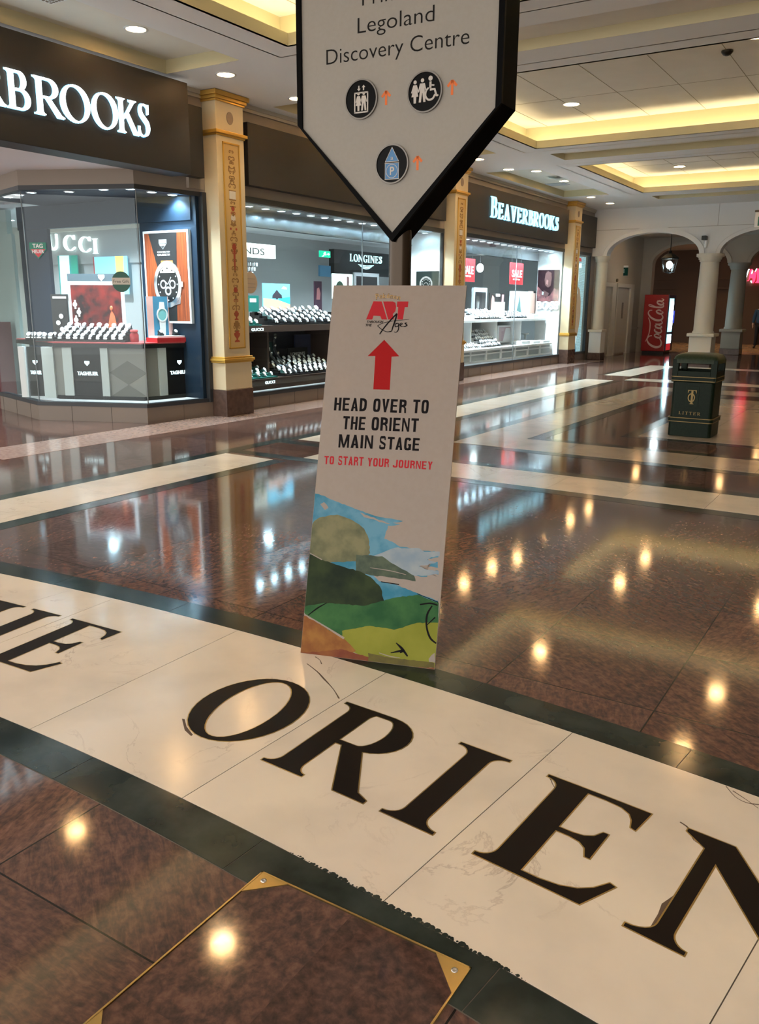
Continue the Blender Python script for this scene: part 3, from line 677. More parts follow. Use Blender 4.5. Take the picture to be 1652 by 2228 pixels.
# ---- pilasters
def pilaster(y0, label):
    y1 = y0+.53; x1 = -8.03; yc = (y0+y1)/2
    t = thing('pilaster', label, 'pilaster', (WX, yc, 0), 'gilded pilasters between the shop windows')
    MB().box(WX, x1+.03, y0-.02, y1+.02, 0, .37).build('base', BROWNST, t, .008)
    MB().box(WX, x1+.02, y0-.01, y1+.01, .37, .76).build('plinth', PCREAM, t, .008)
    m = MB()
    for z0, z1, d in ((.74,.765,.035),(.765,.80,.05),(.80,.825,.03)): m.box(WX, x1+d, y0-d, y1+d, z0, z1)
    m.build('plinth_moulding', GILT, t, .006)
    MB().box(WX, x1, y0, y1, .82, 4.12).build('shaft', PCREAM, t, .004)
    F = wallF(x1)
    m = MB(); a, b, c, d = y0+.10, y1-.10, .93, 3.60
    for q in ((a, b, c, c+.022), (a, b, d-.022, d), (a, a+.022, c, d), (b-.022, b, c, d)): m.fbox(F, *q, 0, .014)
    m.build('panel_frame', GILT, t, .003)
    pn = MB().fbox(F, a+.022, b-.022, c+.022, d-.022, 0, .005).build('painted_panel', PANELY, t)
    # painted grotesques: candelabra, urns, medallions, scrolls
    PR = mat('painted_red', (.36,.07,.035), .6); PB = mat('painted_brown', (.27,.15,.05), .6); PW = mat('painted_grey', (.62,.60,.56), .6)
    r_, br, w_ = MB(), MB(), MB(); yc_ = yc
    def sym(mbx, pts, z, k=1.0):
        for sg in (-1, 1): mbx.prism([(yc_+sg*p*k, z+q*k) for p, q in pts], F, .005, .008+random.uniform(0, .001))
    urn = [(0,0),(.05,0),(.045,.02),(.012,.03),(.014,.05),(.055,.09),(.06,.12),(.03,.13),(.035,.15),(0,.15)]
    def scroll(mbx, z, k=1.0):
        for sg in (-1, 1):
            for p in cal([(0,0,.008),(.03,.012,.014),(.06,.0,.012),(.062,-.03,.010),(.038,-.035,.008),(.036,-.015,.007)], 4): mbx.prism([(yc_+sg*x*k, z+y*k) for x, y in p], F, .005, .008+random.uniform(0, .001))
    sym(r_, urn, 1.02); sym(br, urn, 1.16); sym(r_, urn, 1.32, .8); scroll(br, 1.24); scroll(br, 1.50, 1.1)
    r_.disc(F, .04, .005, .008, 18, yc_, 1.72); scroll(br, 1.68, .9); sym(br, [(0,.0),(.008,0),(.008,.22),(0,.22)], 1.44); scroll(br, 1.86)
    sym(r_, [(0,0),(.012,0),(.018,.26),(.045,.30),(.03,.34),(0,.36)], 1.98); scroll(br, 2.02, .9); scroll(br, 2.40)
    for sg in (-1, 1): r_.disc(F, .016, .005, .008, 12, yc_+sg*.055, 2.52); br.disc(F, .02, .005, .0078, 12, yc_+sg*.05, 2.24); br.disc(F, .016, .005, .0078, 12, yc_+sg*.05, 3.30)
    sym(br, [(0,0),(.06,.02),(.03,.05),(0,.04)], 2.55); r_.disc(F, .032, .005, .008, 18, yc_, 2.78); w_.disc(F, .045, .005, .0076, 18, yc_, 2.66)
    w_.fbox(F, yc_-.062, yc_+.062, 2.90, 3.00, .005, .0078); br.fbox(F, yc_-.068, yc_+.068, 2.885, 2.90, .005, .008); br.fbox(F, yc_-.068, yc_+.068, 3.0, 3.012, .005, .008); br.fbox(F, yc_-.06, yc_+.06, 2.80, 2.81, .005, .008)
    scroll(br, 3.08); scroll(br, 3.18, .8); scroll(br, 3.28, 1.0); scroll(br, 3.42, .9); scroll(br, 2.33, .7)
    for z in (1.11, 1.40, 1.59, 1.78, 1.93, 2.12, 2.22, 2.46, 2.62, 2.73, 2.86, 3.13, 3.24, 3.36, 3.50): scroll(br if z not in (1.59, 2.22, 2.73) else r_, z, .62)
    for z in (1.60, 1.95, 2.45, 2.68, 3.12, 3.34): sym(br, [(0,0),(.022,.01),(.012,.03),(.02,.045),(0,.05)], z)
    r_.build('red_ornament', PR, pn); br.build('brown_ornament', PB, pn); w_.build('pale_ornament', PW, pn)
    m = MB()
    for z0, z1, d in ((3.665,3.69,.015),(3.69,3.73,.04)): m.box(WX, x1+d, y0-d, y1+d, z0, z1)
    m.build('neck_moulding', GILT, t, .005)
    MB().disc(F, .062, 0, .006, 24, yc, 3.90, sy=1.25).build('medallion', mat('medallion_grey', (.24,.18,.14), .5), t)
    m = MB()
    for z0, z1, d in ((4.075,4.10,.02),(4.10,4.14,.04),(4.14,4.195,.065)): m.box(WX, x1+d, y0-d, y1+d, z0, z1)
    m.build('capital', GILT, t, .006)
pilaster(8.74, 'gilded cream pilaster with painted panel, nearest the camera between first two shop windows')
pilaster(15.50, 'gilded cream pilaster half hidden behind the display board and directory sign')
pilaster(22.34, 'gilded cream pilaster furthest away, near the arches')

# ---- shop fascias
LTR = lit('sign_letter_white', (.80,.95,1.0), 2.2); LTR2 = lit('sign_letter_blue', (.35,.80,.95), 1.3)
def fascia(label, x, y0, y1, z0, z1, name='shop_fascia', d=.12):
    t = thing(name, label, 'shop sign', (x-d, (y0+y1)/2, (z0+z1)/2))
    MB().box(x-d, x, y0, y1, z0, z1).build('panel', CHAR, t, .006)
    return t
t = fascia('large charcoal sign panel with glowing white capitals at upper left', -7.90, 3.2, 8.12, 3.09, 4.13, d=.34)
F = wallF(-7.90); SW = .125
S_ = 2.503
# measured heights on the panel are nearly constant: baseline 3.42, top 3.80
def letters_row(parent, F, spec, v0, v1, w=.03, m=None, rim=None):
    for ch, u0, u1, *q in spec:
        k_ = q[0] if q else 1
        g, wd = glyph(ch); k = (u1-u0)/wd; a = MB()
        for p in g: a.prism([(u0+x*k, v0+y*(v1-v0)*k_) for x, y in p], F, .004, w)
        a.build('letter', m or LTR, parent)
        if rim:
            b = MB()
            for p in g: b.prism(grow([(u0+x*k, v0+y*(v1-v0)*k_) for x, y in p], .006), F, .002, .006)
            b.build('letter_glow', rim, parent)
k = 7.90/8.05; ub = lambda px, py: F.px(px/S_, py/S_)
row = []
for ch, l, lr, r, rr in (('B', 28, 480, 152, 490), ('R', 178, 500, 338, 560), ('O', 326, 560, 480, 570), ('O', 497, 610, 632, 610), ('K', 636, 640, 750, 670), ('S', 746, 680, 808, 680)):
    row.append((ch, ub(l, lr)[0], ub(r, rr)[0]))
vb = sum(ub(x, y)[1] for x, y in ((60, 580), (210, 608), (400, 662), (565, 704), (680, 728), (775, 760)))/6
vt = sum(ub(x, y)[1] for x, y in ((40, 362), (210, 405), (400, 462), (565, 513), (680, 548), (775, 590)))/6
dxu = row[1][1]-row[0][1]
pre = [('R', row[0][1]-.30, row[0][1]-.02), ('E', row[0][1]-.56, row[0][1]-.34), ('V', row[0][1]-.92, row[0][1]-.60), ('A', row[0][1]-1.26, row[0][1]-.92), ('E', row[0][1]-1.54, row[0][1]-1.32)]
HALO = lit('letter_halo_blue', (.25,.62,.85), .8)
letters_row(t, F, pre+row, vb, vt, .035, LTR, HALO)
t2 = fascia('narrow charcoal end panel between large letter sign and nearest pilaster', -8.13, 8.13, 8.60, 3.12, 3.97)
t3 = fascia('blank charcoal fascia panel above second window, left of the directory sign', -8.13, 9.47, 15.32, 3.14, 3.95)
t4 = fascia('charcoal fascia with whole illuminated shop name above the far bright window', -8.13, 16.22, 22.15, 3.12, 3.97)
F4 = wallF(-8.13); u0 = F4.px(1067, 450)[0]; u1 = F4.px(1213.5, 487)[0]; 
vb = F4.px(1075, 474)[1]; vt = F4.px(1073, 428)[1]; vs = F4.px(1140, 453)[1]; vsb = F4.px(1135, 486)[1]
names = 'BEAVERBROOKS'; x = 0; pos = []
for i, ch in enumerate(names):
    s_ = 1.0 if i == 0 else .80; wd = glyph(ch)[1]; pos.append((ch, x, x+wd*s_, s_)); x += (wd+.15)*s_
k = (u1-u0)/(x-.12)
letters_row(t4, F4, [(c, u0+a*k, u0+b*k, 1 if i == 0 else .78) for i, (c, a, b, s_) in enumerate(pos)], vb, vt, .04, LTR2, HALO)
t5 = fascia('short charcoal fascia panel beside the furthest pilaster', -8.13, 23.1, 24.45, 3.14, 3.97)

SW = .17
# ---- arcades at the end
STONE = mat('arcade_plaster', (.74,.74,.74), .6); STONE2 = mat('column_stone', (.62,.58,.50), .5)
def arcade(name, Y, D, x0, x1, ops, spring, rise, top, m, mould=True):
    w = MB(); F = frontF(Y); mo = MB()
    edges = [x0]
    for a, b in ops: edges += [a, b]
    edges.append(x1)
    for i in range(0, len(edges), 2):
        if edges[i+1]-edges[i] > .01: w.box(edges[i], edges[i+1], Y, Y+D, spring, top)
    n = 28
    for a, b in ops:
        c = (a+b)/2; r = (b-a)/2; P = [(c-r*math.cos(PI*j/n), spring+rise*math.sin(PI*j/n)) for j in range(n+1)]
        for j in range(n): w.prism([P[j], P[j+1], (P[j+1][0], top), (P[j][0], top)], F, -D, 0)
        if mould:
            for d0, d1, h in ((0, .10, .035), (.10, .135, .055)):
                Q0 = [(c-(r+d0)*math.cos(PI*j/n), spring+(rise+d0)*math.sin(PI*j/n)) for j in range(n+1)]; Q1 = [(c-(r+d1)*math.cos(PI*j/n), spring+(rise+d1)*math.sin(PI*j/n)) for j in range(n+1)]
                for j in range(n): mo.prism([Q0[j], Q0[j+1], Q1[j+1], Q1[j]], F, 0, h)
    o = struct(w, name, m)
    if mould: mo.build('arch_moulding', m, o)
    return o
OPS = [(-7.84, -5.30), (-4.77, -2.22), (-1.70, .85), (1.38, 3.93)]
arcade('wall_arcade', AY, .32, -8.3, 10, OPS, 2.93, .60, CE+.1, STONE)
mb = MB().box(-8.2, 9.9, AY-.004, AY, 3.635, 3.643)
for x in (-4.9, -1.5): mb.box(x, x+.008, AY-.004, AY, 3.64, CE)
struct(mb, 'trim_14', mat('wall_joint', (.25,.23,.20), .7))
def column(x, y, label, half=False, m=STONE2, base=None, kb=.36):
    t = thing('column', label, 'column', (x, y, 0), 'stone columns of the arcades')
    h = .31
    MB().box(x-h, x+h, y-h, y+h, 0, .20).build('base', base or BROWNST, t, .01)
    MB().box(x-h+.015, x+h-.015, y-h+.015, y+h-.015, .20, .74).build('plinth', m, t, .01)
    MB().box(x-h-.05, x+h+.05, y-h-.05, y+h+.05, .74, .83).build('plinth_cap', m, t, .02)
    MB().lathe([(.285, .83), (.285, .87), (.262, .90), (.262, 1.4), (.255, 2.0), (.240, 2.72)], (x, y, 0), 32).build('shaft', m, t)
    MB().lathe([(.240, 2.72), (.27, 2.73), (.27, 2.77), (.30, 2.79), (.30, 2.83), (.36, 2.86), (.36, 2.93)], (x, y, 0), 32).build('capital', m, t)
    return t
column(-5.035, AY+.16, 'pale stone column between the two arches, above the litter bin')
column(-1.96, AY+.16, 'pale stone column of the front arcade, right of the picture')
ex = ony(1303, 650, AY).x
t = thing('engaged_column', 'pale engaged column between the end poster window and the first arch', 'column', (ex, AY, 0))
MB().box(ex-.19, ex+.19, AY-.12, AY+.3, 0, .2).build('base', BROWNST, t, .01); MB().box(ex-.18, ex+.18, AY-.11, AY+.3, .2, .80).build('plinth', mat('engaged_white', (.66,.66,.66), .5), t, .01)
MB().box(ex-.21, ex+.21, AY-.15, AY+.3, .80, .87).build('plinth_cap', STONE2, t, .012); MB().lathe([(.165, .87), (.160, 2.78)], (ex, AY+.1, 0), 28).build('shaft', STONE2, t)
MB().lathe([(.165, 2.76), (.19, 2.78), (.19, 2.82), (.22, 2.85), (.22, 2.93)], (ex, AY+.1, 0), 28).build('capital', STONE2, t)
# lobby behind
LOB = mat('lobby_plaster', (.46,.40,.33), .6)
mb = MB().box(-8.6, -8.30, AY+.33, 30.0, 0, 3.78)
struct(mb, 'wall_lobby', LOB)
arcade('wall_inner_arcade', 30.0, .35, -9.0, 10, [(-7.95, -5.55), (-4.85, -2.45), (-1.75, .65)], 2.93, .62, 4.2, LOB)
MB_ = MB().box(-9.0, -7.95, 30.0, 30.35, 0, 2.93)
struct(MB_, 'wall_pier', LOB)
column(-5.20, 30.17, 'shaded stone column of the rear arcade, seen between litter bin and red neon', m=mat('column_shade_stone', (.28,.27,.24), .6))  # lobby shade put into the colour: darker copy of the column stone
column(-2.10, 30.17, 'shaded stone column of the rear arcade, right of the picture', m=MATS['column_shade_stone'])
struct(MB().box(-9.0, 10, AY+.3, 30.05, 3.78, 3.84).box(-16, 12, 30.3, 42, 3.9, 4.0), 'ceiling_lobby', mat('lobby_ceiling', (.50,.47,.42), .7))
BROWNW = mat('brown_stone_wall', (.34,.19,.085), .6)
mb = MB().box(-16, 12, 39.0, 39.3, 0, 4.0).box(-16.0, -15.8, 30, 39, 0, 4)
for z in (.35, 2.32, 2.72): mb.box(-16, 12, 38.86, 39.0, z-.05, z+.05)
mb.box(-16, 12, 38.92, 39.0, 0, .3)
for z in (.8, 1.25, 1.7, 2.1): mb.box(-16, 12, 38.985, 39.0, z, z+.02, mat('brown_joint', (.08,.04,.02), .7))
for x in (-12, -9.2, -6.6): mb.box(x, x+.9, 38.75, 39.0, 0, 3.0)
struct(mb, 'wall_back', BROWNW)
struct(MB().box(-16, 12, 30.5, 39, .0003, .004), 'trim_15', noisy('tan_floor', (.46,.27,.13), (.36,.20,.10), 4, .25))
struct(MB().box(10, 10.3, -6, 46, 0, 4.4), 'wall_right', mat('right_wall_plaster', (.42,.36,.28), .6))
# double doors of the lobby
DOORW = mat('door_paint', (.47,.43,.37), .45)
for i, (ya, yb) in enumerate(((25.05, 26.62), (27.2, 28.57))):
    d = struct(MB().box(-8.30, -8.26, ya, yb, .05, 2.12), 'door_%d' % (i+1), DOORW)
    f = MB()
    for q in ((ya-.10, ya, 0, 2.12), (yb, yb+.40, 0, 2.12), (ya-.10, yb+.40, 2.12, 2.24)): f.box(-8.30, -8.21, *q)
    f.build('door_frame', mat('door_frame_paint', (.58,.54,.47), .45), d)
    MB().box(-8.26, -8.25, (ya+yb)/2-.04, (ya+yb)/2+.12, 1.15, 1.65).build('push_plate', mat('plate_dull', (.16,.14,.12), .4), d)
mb = MB().box(-8.30, -8.27, 29.0, 30.0, .78, .84); struct(mb, 'trim_16', DOORW)
t = thing('exit_sign', 'small dim green exit sign on lobby wall above the doors', 'exit sign', (-8.1, 27.9, 2.8)); ea, eb = ony(1351, 588, 27.9), ony(1367, 588, 27.9); ez = ony(1360, 580, 27.9).z
MB().box(-8.30, eb.x, 27.87, 27.93, ez-.03, ez+.03).build('bracket', WHITEP, t); MB().box(ea.x+.02, eb.x, 27.88, 27.92, ez-.28, ez-.03).build('sign_face', mat('exit_green_dim', (.008,.06,.045), .4, spec=.2), t)
MB().fbox(frontF(27.88), ea.x+.07, ea.x+.13, ez-.2, ez-.08, 0, .004).build('running_figure', mat('exit_white', (.4,.5,.46), .5), t)
c = onx(1343, 610, -8.28); t = thing('alarm_sounder', 'small round dark wall device above the lobby doors', 'alarm', (-8.28, c.y, c.z)); MB().disc(wallF(-8.30), .05, 0, .05, 20, c.y, c.z).build('sounder_body', mat('dull_brass', (.10,.09,.06), .4), t)
for x, y in ((-7.2, 27.2), (-4.6, 27.2), (-7.0, 33.5), (-4.5, 33.5), (-2, 27.2), (-7.0, 37.0), (-4.4, 37.0)):  # downlights added to brighten the dark lobby
    downlight(x, y, 3.78 if y < 30 else 3.9, 'added ceiling downlight brightening the lobby behind the arches', 'added downlights in the lobby', m=LAMPW, watts=(16 if y < 30 else 60), color=(1,.78,.50))
# hanging lantern
c = ony(1457, 575, 27); x, y = c.x, 27
t = thing('lantern', 'black hanging lantern with glowing bulb under the first arch', 'lantern', (x, y, 2.55))
BLKM = mat('black_iron', (.012,.012,.012), .4, metal=.6)
MB().cyl((x,y,3.10), (x,y,3.80), .012).build('rod', BLKM, t)
MB().lathe([(.26,2.93),(.27,2.96),(.15,3.06),(.06,3.10),(.045,3.16),(.001,3.20)], (x,y,0), 6, smooth=False).build('cap', BLKM, t)
MB().lathe([(.001,2.50),(.06,2.52),(.17,2.545),(.17,2.56)], (x,y,0), 6, smooth=False).build('bottom', BLKM, t)
MB().lathe([(.16,2.56),(.24,2.93)], (x,y,0), 6, smooth=False).build('glass', GLASS, t)
m = MB()
for i in range(6): a = 2*PI*i/6; m.cyl((x+.165*math.cos(a), y+.165*math.sin(a), 2.55), (x+.245*math.cos(a), y+.245*math.sin(a), 2.95), .008, n=6)
m.build('bars', BLKM, t); MB().ell((x,y,2.76), .095, .095, .115, 16).build('bulb', lit('lantern_bulb', (.85,.97,1), 26), t)
pl = bpy.data.lights.new('lantern_lamp', 'POINT'); pl.energy = 12; pl.color = (.85,.95,1); pl.shadow_soft_size = .1
o = bpy.data.objects.new('lantern_lamp', pl); COL.objects.link(o); o.parent = t; o.location = (0, 0, .2)
# cctv
c = ony(1533, 518, AY-.15); t = thing('security_camera', 'black and white security camera on arcade wall above the pale column', 'camera', (c.x, AY, c.z))
MB().box(c.x-.06, c.x+.06, AY-.22, AY-.02, c.z-.05, c.z+.06).build('camera_body', BLACKP, t, .01); MB().cyl((c.x+.03, AY-.06, c.z-.06), (c.x+.03, AY-.06, c.z-.24), .05, .035).build('camera_dome', WHITEP, t)
MB().cyl((c.x, AY, c.z), (c.x, AY-.05, c.z), .03).build('mount', WHITEP, t)
# exit sign at the right edge
c = ony(1656, 478, 21.0); t = thing('exit_sign', 'hanging white exit sign with green face at the right picture edge', 'exit sign', (c.x, 21.0, c.z))
MB().box(c.x-.12, c.x+.35, 20.96, 21.04, c.z-.16, c.z+.16).build('housing', WHITEP, t, .006); MB().box(c.x-.05, c.x+.32, 20.95, 20.96, c.z-.13, c.z+.06).build('green_face', mat('exit_face_green', (.02,.14,.10), .3), t)
MB().box(c.x-.13, c.x+.36, 20.94, 21.06, c.z+.16, c.z+.20).build('top_cap', mat('cap_brown', (.14,.09,.05), .5), t); MB().cyl((c.x+.15, 21, c.z+.2), (c.x+.15, 21, CE), .012).build('rod', STEEL, t)
MB().fbox(frontF(20.95), c.x+.02, c.x+.10, c.z-.1, c.z+.03, 0, .003).build('pictogram', MATS['exit_white'], t)
# vending machine
RED = mat('vending_red', (.30,.012,.012), .3); CW = mat('script_white', (.62,.45,.42), .5)
vx0, vx1, vy0, vy1, vh = -8.33, -7.47, 30.55-1.35, 31.45-1.35, 1.86
vy0, vy1 = 29.0, 29.9
pL = ony(1399, 700, vy0).x; pR = ony(1451, 700, vy0).x; vx0, vx1 = pL, pR; vh = ony(1428, 641, vy0).z
t = thing('vending_machine', 'tall red drinks vending machine with white script lettering and lit front', 'vending machine', ((vx0+vx1)/2, (vy0+vy1)/2, 0))
MB().box(vx0, vx1, vy0, vy1, .08, vh).build('cabinet', RED, t, .02)
MB().box(vx0+.04, vx1-.04, vy0+.03, vy1-.04, 0, .08).build('plinth', BLACKP, t)
FV = wallF(vx1)
MB().fbox(FV, vy0, vy1, .10, vh, .0, .03).build('front_door', mat('vending_front', (.05,.05,.09), .3), t, .01)
MB().fbox(FV, vy0+.06, vy1-.28, .72, vh-.12, .03, .036).build('display_window', lit('vending_glow', (.35,.85,1), 1.6), t)
MB().fbox(FV, vy0+.28, vy1-.32, .80, vh-.22, .036, .045).build('bright_panel', lit('vending_white', (.75,.95,1), 9), t)
MB().fbox(FV, vy0+.28, vy1-.32, .36, .62, .036, .045).build('bright_panel', MATS['vending_white'], t)
MB().fbox(FV, vy0+.06, vy1-.28, .34, .64, .03, .036).build('display_window', MATS['vending_glow'], t)
MB().fbox(FV, vy0+.05, vy1-.30, .12, .33, .03, .036).build('lower_panel', mat('vending_red_lit', (.5,.02,.03), .4, emit=(.6,.02,.03), es=.4), t)
MB().fbox(FV, vy1-.2, vy1-.08, 1.0, 1.4, .03, .04).build('keypad', lit('keypad_blue', (.05,.08,.6), .8), t)
Fs = Fr((vx1-.08, vy0, .17), (0,0,1), (-1,0,0)); mb = MB(); Lh = vh-.30; wdt = (vx1-vx0)-.20
def sc(pts): 
    for p in cal([(x*Lh, y*wdt, w*wdt) for x, y, w in pts], 6): mb.prism(p, Fs, .0, .003+random.uniform(0, .001))
sc([(.26,.62,.05),(.24,.80,.07),(.17,.88,.07),(.08,.70,.11),(.03,.38,.13),(.05,.12,.11),(.13,.06,.08),(.22,.20,.05)])
def oo(x, k=1): sc([(x+.05,.20,.05),(x+.075,.34,.09),(x+.055,.48,.06),(x+.02,.42,.09),(x,.25,.10),(x+.02,.12,.08),(x+.05,.16,.05)])
oo(.22); sc([(.40,.46,.04),(.37,.50,.07),(.33,.38,.10),(.32,.20,.09),(.35,.10,.07),(.41,.18,.04)]); oo(.41); sc([(.50,.48,.03),(.49,.25,.09),(.52,.10,.06),(.57,.18,.03)])
sc([(.77,.72,.04),(.76,.88,.06),(.70,.92,.07),(.62,.74,.10),(.57,.42,.12),(.58,.18,.10),(.64,.10,.07),(.71,.24,.04)])
oo(.70); sc([(.82,.40,.03),(.87,.75,.05),(.88,.92,.05),(.85,.88,.05),(.83,.5,.09),(.83,.2,.09),(.86,.10,.06),(.89,.2,.03)]); oo(.88); sc([(.96,.48,.03),(.95,.25,.08),(.98,.12,.05),(1.0,.25,.03)])
sc([(.13,.98,.02),(.30,.80,.05),(.5,.78,.06),(.62,.90,.04)])
mb.build('script_lettering', CW, t)
# red neon letters on the brown wall
t = thing('neon_sign', 'red glowing slanted letters on brown wall at right picture edge', 'sign', (-6.1, 38.7, 2.4))
Fn = frontF(38.72); NR = lit('neon_red', (1,.02,.06), 3.2); NW = lit('neon_white', (.85,.93,1), 4)
def npx(l, m, w=.0, nm='letter'):
    b = MB()
    for pg in l: b.prism([Fn.px(1600+x/10.13, 560+y/10.13) for x, y in pg], Fn, .0, .06+w)
    return b.build(nm, m, t)
npx([[(205,520),(225,520),(318,260),(298,262)]], NW, nm='white_edge')
npx([[(262,520),(300,500),(345,260),(395,262),(390,300),(375,345),(372,400),(440,300),(475,330),(440,520),(400,570),(380,540),(395,470),(340,450),(300,515)], [(480,520),(440,560),(527,565),(527,255),(490,250)]], NR)
npx([[(362,360),(378,365),(396,290),(380,292)], [(445,310),(458,312),(486,248),(470,252)], [(340,520),(360,560),(372,566),(362,515)]], NW, .02, 'white_edge')
# person
c = ony(1650, 756, 35.5)
def skin_person(cx, cy):
    t = thing('person', 'standing person in blue jacket and black trousers, cut by the right picture edge', 'person', (cx, cy, 0))
    J = mat('jacket_blue', (.02,.055,.10), .8); TR = mat('trousers_black', (.008,.008,.01), .8); SK = mat('skin', (.55,.36,.27), .6)
    def sk(name, m, V, E_, R_, root=0):
        me = bpy.data.meshes.new(name); me.from_pydata(V, E_, []); me.materials.append(m)
        o = bpy.data.objects.new(name, me); COL.objects.link(o); o.parent = t
        o.modifiers.new('skin', 'SKIN')
        if not me.skin_vertices:
            bm_ = None
            import bmesh
            bm_ = bmesh.new(); bm_.from_mesh(me); bm_.verts.layers.skin.verify(); bm_.to_mesh(me); bm_.free()
        d = me.skin_vertices[0].data
        for i, r in enumerate(R_): d[i].radius = r if isinstance(r, tuple) else (r, r)
        d[root].use_root = True
        b = o.modifiers.new('sub', 'SUBSURF'); b.levels = 2; b.render_levels = 2
        return o
    sk('body', SK, [(0,0,1.0),(0,0,1.25),(0,0,1.44),(0,.01,1.54),(0,-.015,1.61),(0,-.01,1.70),(-.27,-.03,1.0),(-.275,-.06,.84),(.27,-.03,1.0),(.27,-.06,.84),(-.18,0,1.40),(-.24,0,1.18),(.18,0,1.40),(.24,0,1.18)],
       [(0,1),(1,2),(2,3),(3,4),(4,5),(2,10),(10,11),(11,6),(6,7),(2,12),(12,13),(13,8),(8,9)], [.12,.13,.10,.05,.098,.085,.032,.03,.032,.03,.05,.04,.05,.04])
    for s_ in (-1, 1):
        for k in range(4): MB().tube([(cx+s_*.272+(k-1.5)*.004, cy-.06+(k-1.5)*.017, .83), (cx+s_*.268, cy-.065+(k-1.5)*.017, .785-.006*(k in (1,2))), (cx+s_*.258, cy-.07+(k-1.5)*.015, .755-.008*(k in (1,2)))], [.009,.0085,.006], 8).build('finger', SK, t)
        MB().tube([(cx+s_*.262, cy-.085, .86), (cx+s_*.25, cy-.115, .82), (cx+s_*.245, cy-.12, .79)], [.011,.010,.007], 8).build('thumb', SK, t)
    sk('jacket', J, [(0,0,.86),(0,0,1.1),(0,0,1.3),(0,0,1.42),(-.19,0,1.40),(-.25,.0,1.16),(-.275,-.03,.92),(.19,0,1.40),(.25,0,1.16),(.27,-.03,.92)], [(0,1),(1,2),(2,3),(3,4),(4,5),(5,6),(3,7),(7,8),(8,9)], [(.20,.15),(.19,.15),(.19,.14),(.13,.11),.085,.07,.055,.085,.07,.055])
    sk('trousers', TR, [(0,0,.95),(-.10,0,.86),(-.115,-.01,.50),(-.13,.01,.08),(.10,0,.86),(.115,-.01,.50),(.13,.01,.08)], [(0,1),(1,2),(2,3),(0,4),(4,5),(5,6)], [.15,.105,.075,.065,.105,.075,.065])
    for s_ in (-1, 1): MB().ell((cx+s_*.14, cy-.07, .045), .05, .14, .045).build('shoe', BLACKP, t)
    MB().ell((cx, cy+.035, 1.695), .100, .098, .105, 16).build('hair', mat('hair_brown', (.06,.035,.02), .8), t)
    MB().ell((cx, cy-.11, 1.62), .012, .018, .02, 8).build('nose', SK, t)
    for s_ in (-1, 1): MB().ell((cx+s_*.032, cy-.092, 1.645), .010, .007, .006, 8).build('eye', BLACKP, t)
    MB().box(cx-.02, cx+.02, cy-.1, cy-.09, 1.575, 1.580).build('mouth', mat('lip', (.35,.12,.1), .6), t)
skin_person(c.x, 35.5)

# =================================================================== DIRECTORY SIGN
D_ = 3.97
wdir = Vector((1.204, .073, 0)).normalized()
vT = ray(853.4, 507); hT = math.hypot(vT.x, vT.y); T0 = EYE+vT*(D_/hT)
FS = Fr(T0, wdir, (0,0,1))                       # front panel plane, tip at origin, faces the camera
hw = (FS.px(1078, 233)[0]-FS.px(658.2, 279)[0])/2; dep = .163
pole = FS.p(.0, 0, -dep/2); PX_, PY_ = pole.x, pole.y
t = thing('directory_sign', 'tall black directory sign with off-white pointed panel on a round dark pole', 'directory sign', (PX_, PY_, 0))
top = 1.55; fr = .026
SIGNW = noisy('sign_face', (.275,.255,.225), (.265,.245,.215), 60, .45, spec=.3)
MB().cyl((PX_, PY_, .012), (PX_, PY_, 3.35), .052, n=32).build('pole', mat('pole_brown_black', (.045,.030,.018), .22, metal=.5), t)
MB().lathe([(.14, 0), (.14, .008), (.07, .014), (.055, .03)], (PX_, PY_, 0), 32).build('pole_base', BLACKP, t)
out = [(0, -fr*1.414), (hw+fr, hw+fr-.4142*0-.011), (hw+fr, top), (-hw-fr, top), (-hw-fr, hw+fr-.011)]
MB().prism(out, FS, -dep, -.012).build('cabinet', mat('sign_cabinet_black', (.001,.001,.001), .5, spec=.02), t)
inn = [(0, 0), (hw, hw), (hw, top-.03), (-hw, top-.03), (-hw, hw)]
m = MB()
for i in range(5):
    j = (i+1)%5; m.prism([out[i], out[j], inn[j], inn[i]], FS, -.012, .004)
m.build('frame', mat('sign_frame_black', (.002,.002,.002), .4, spec=.04), t)
face = MB().prism(inn, FS, -.012, -.006).build('face_panel', SIGNW, t)
INK = mat('sign_ink', (.010,.009,.008), .6, spec=.1); ORA = mat('arrow_orange', (.62,.13,.015), .5)
def sign_text(body, pl, pr_, ptop, off=0.0):
    a = FS.px(*pl); b = FS.px(*pr_); c = FS.px(*ptop); mb = MB(); text(mb, FS, body, a[0], b[0], (a[1]+b[1])/2, c[1]-a[1], -.006, -.0052, off); return mb.build('lettering', INK, t)
text_off = -.006
sign_text('Legoland', (777, 72), (944, 45), (777, 38), -.008)
sign_text('Discovery Centre', (709, 138), (1020, 97), (710, 105), -.008)
a = FS.px(787, 13); b = FS.px(932, -13); mb = MB(); text(mb, FS, 'Primark', a[0], b[0], a[1]+.002, .066, -.006, -.0052, -.008); mb.build('lettering', INK, t)
CHR = mat('badge_rim', (.16,.145,.13), .35, metal=.6); BDK = mat('badge_black', (.003,.003,.003), .25, spec=.08); PIC = mat('pictogram_grey', (.46,.42,.38), .5)
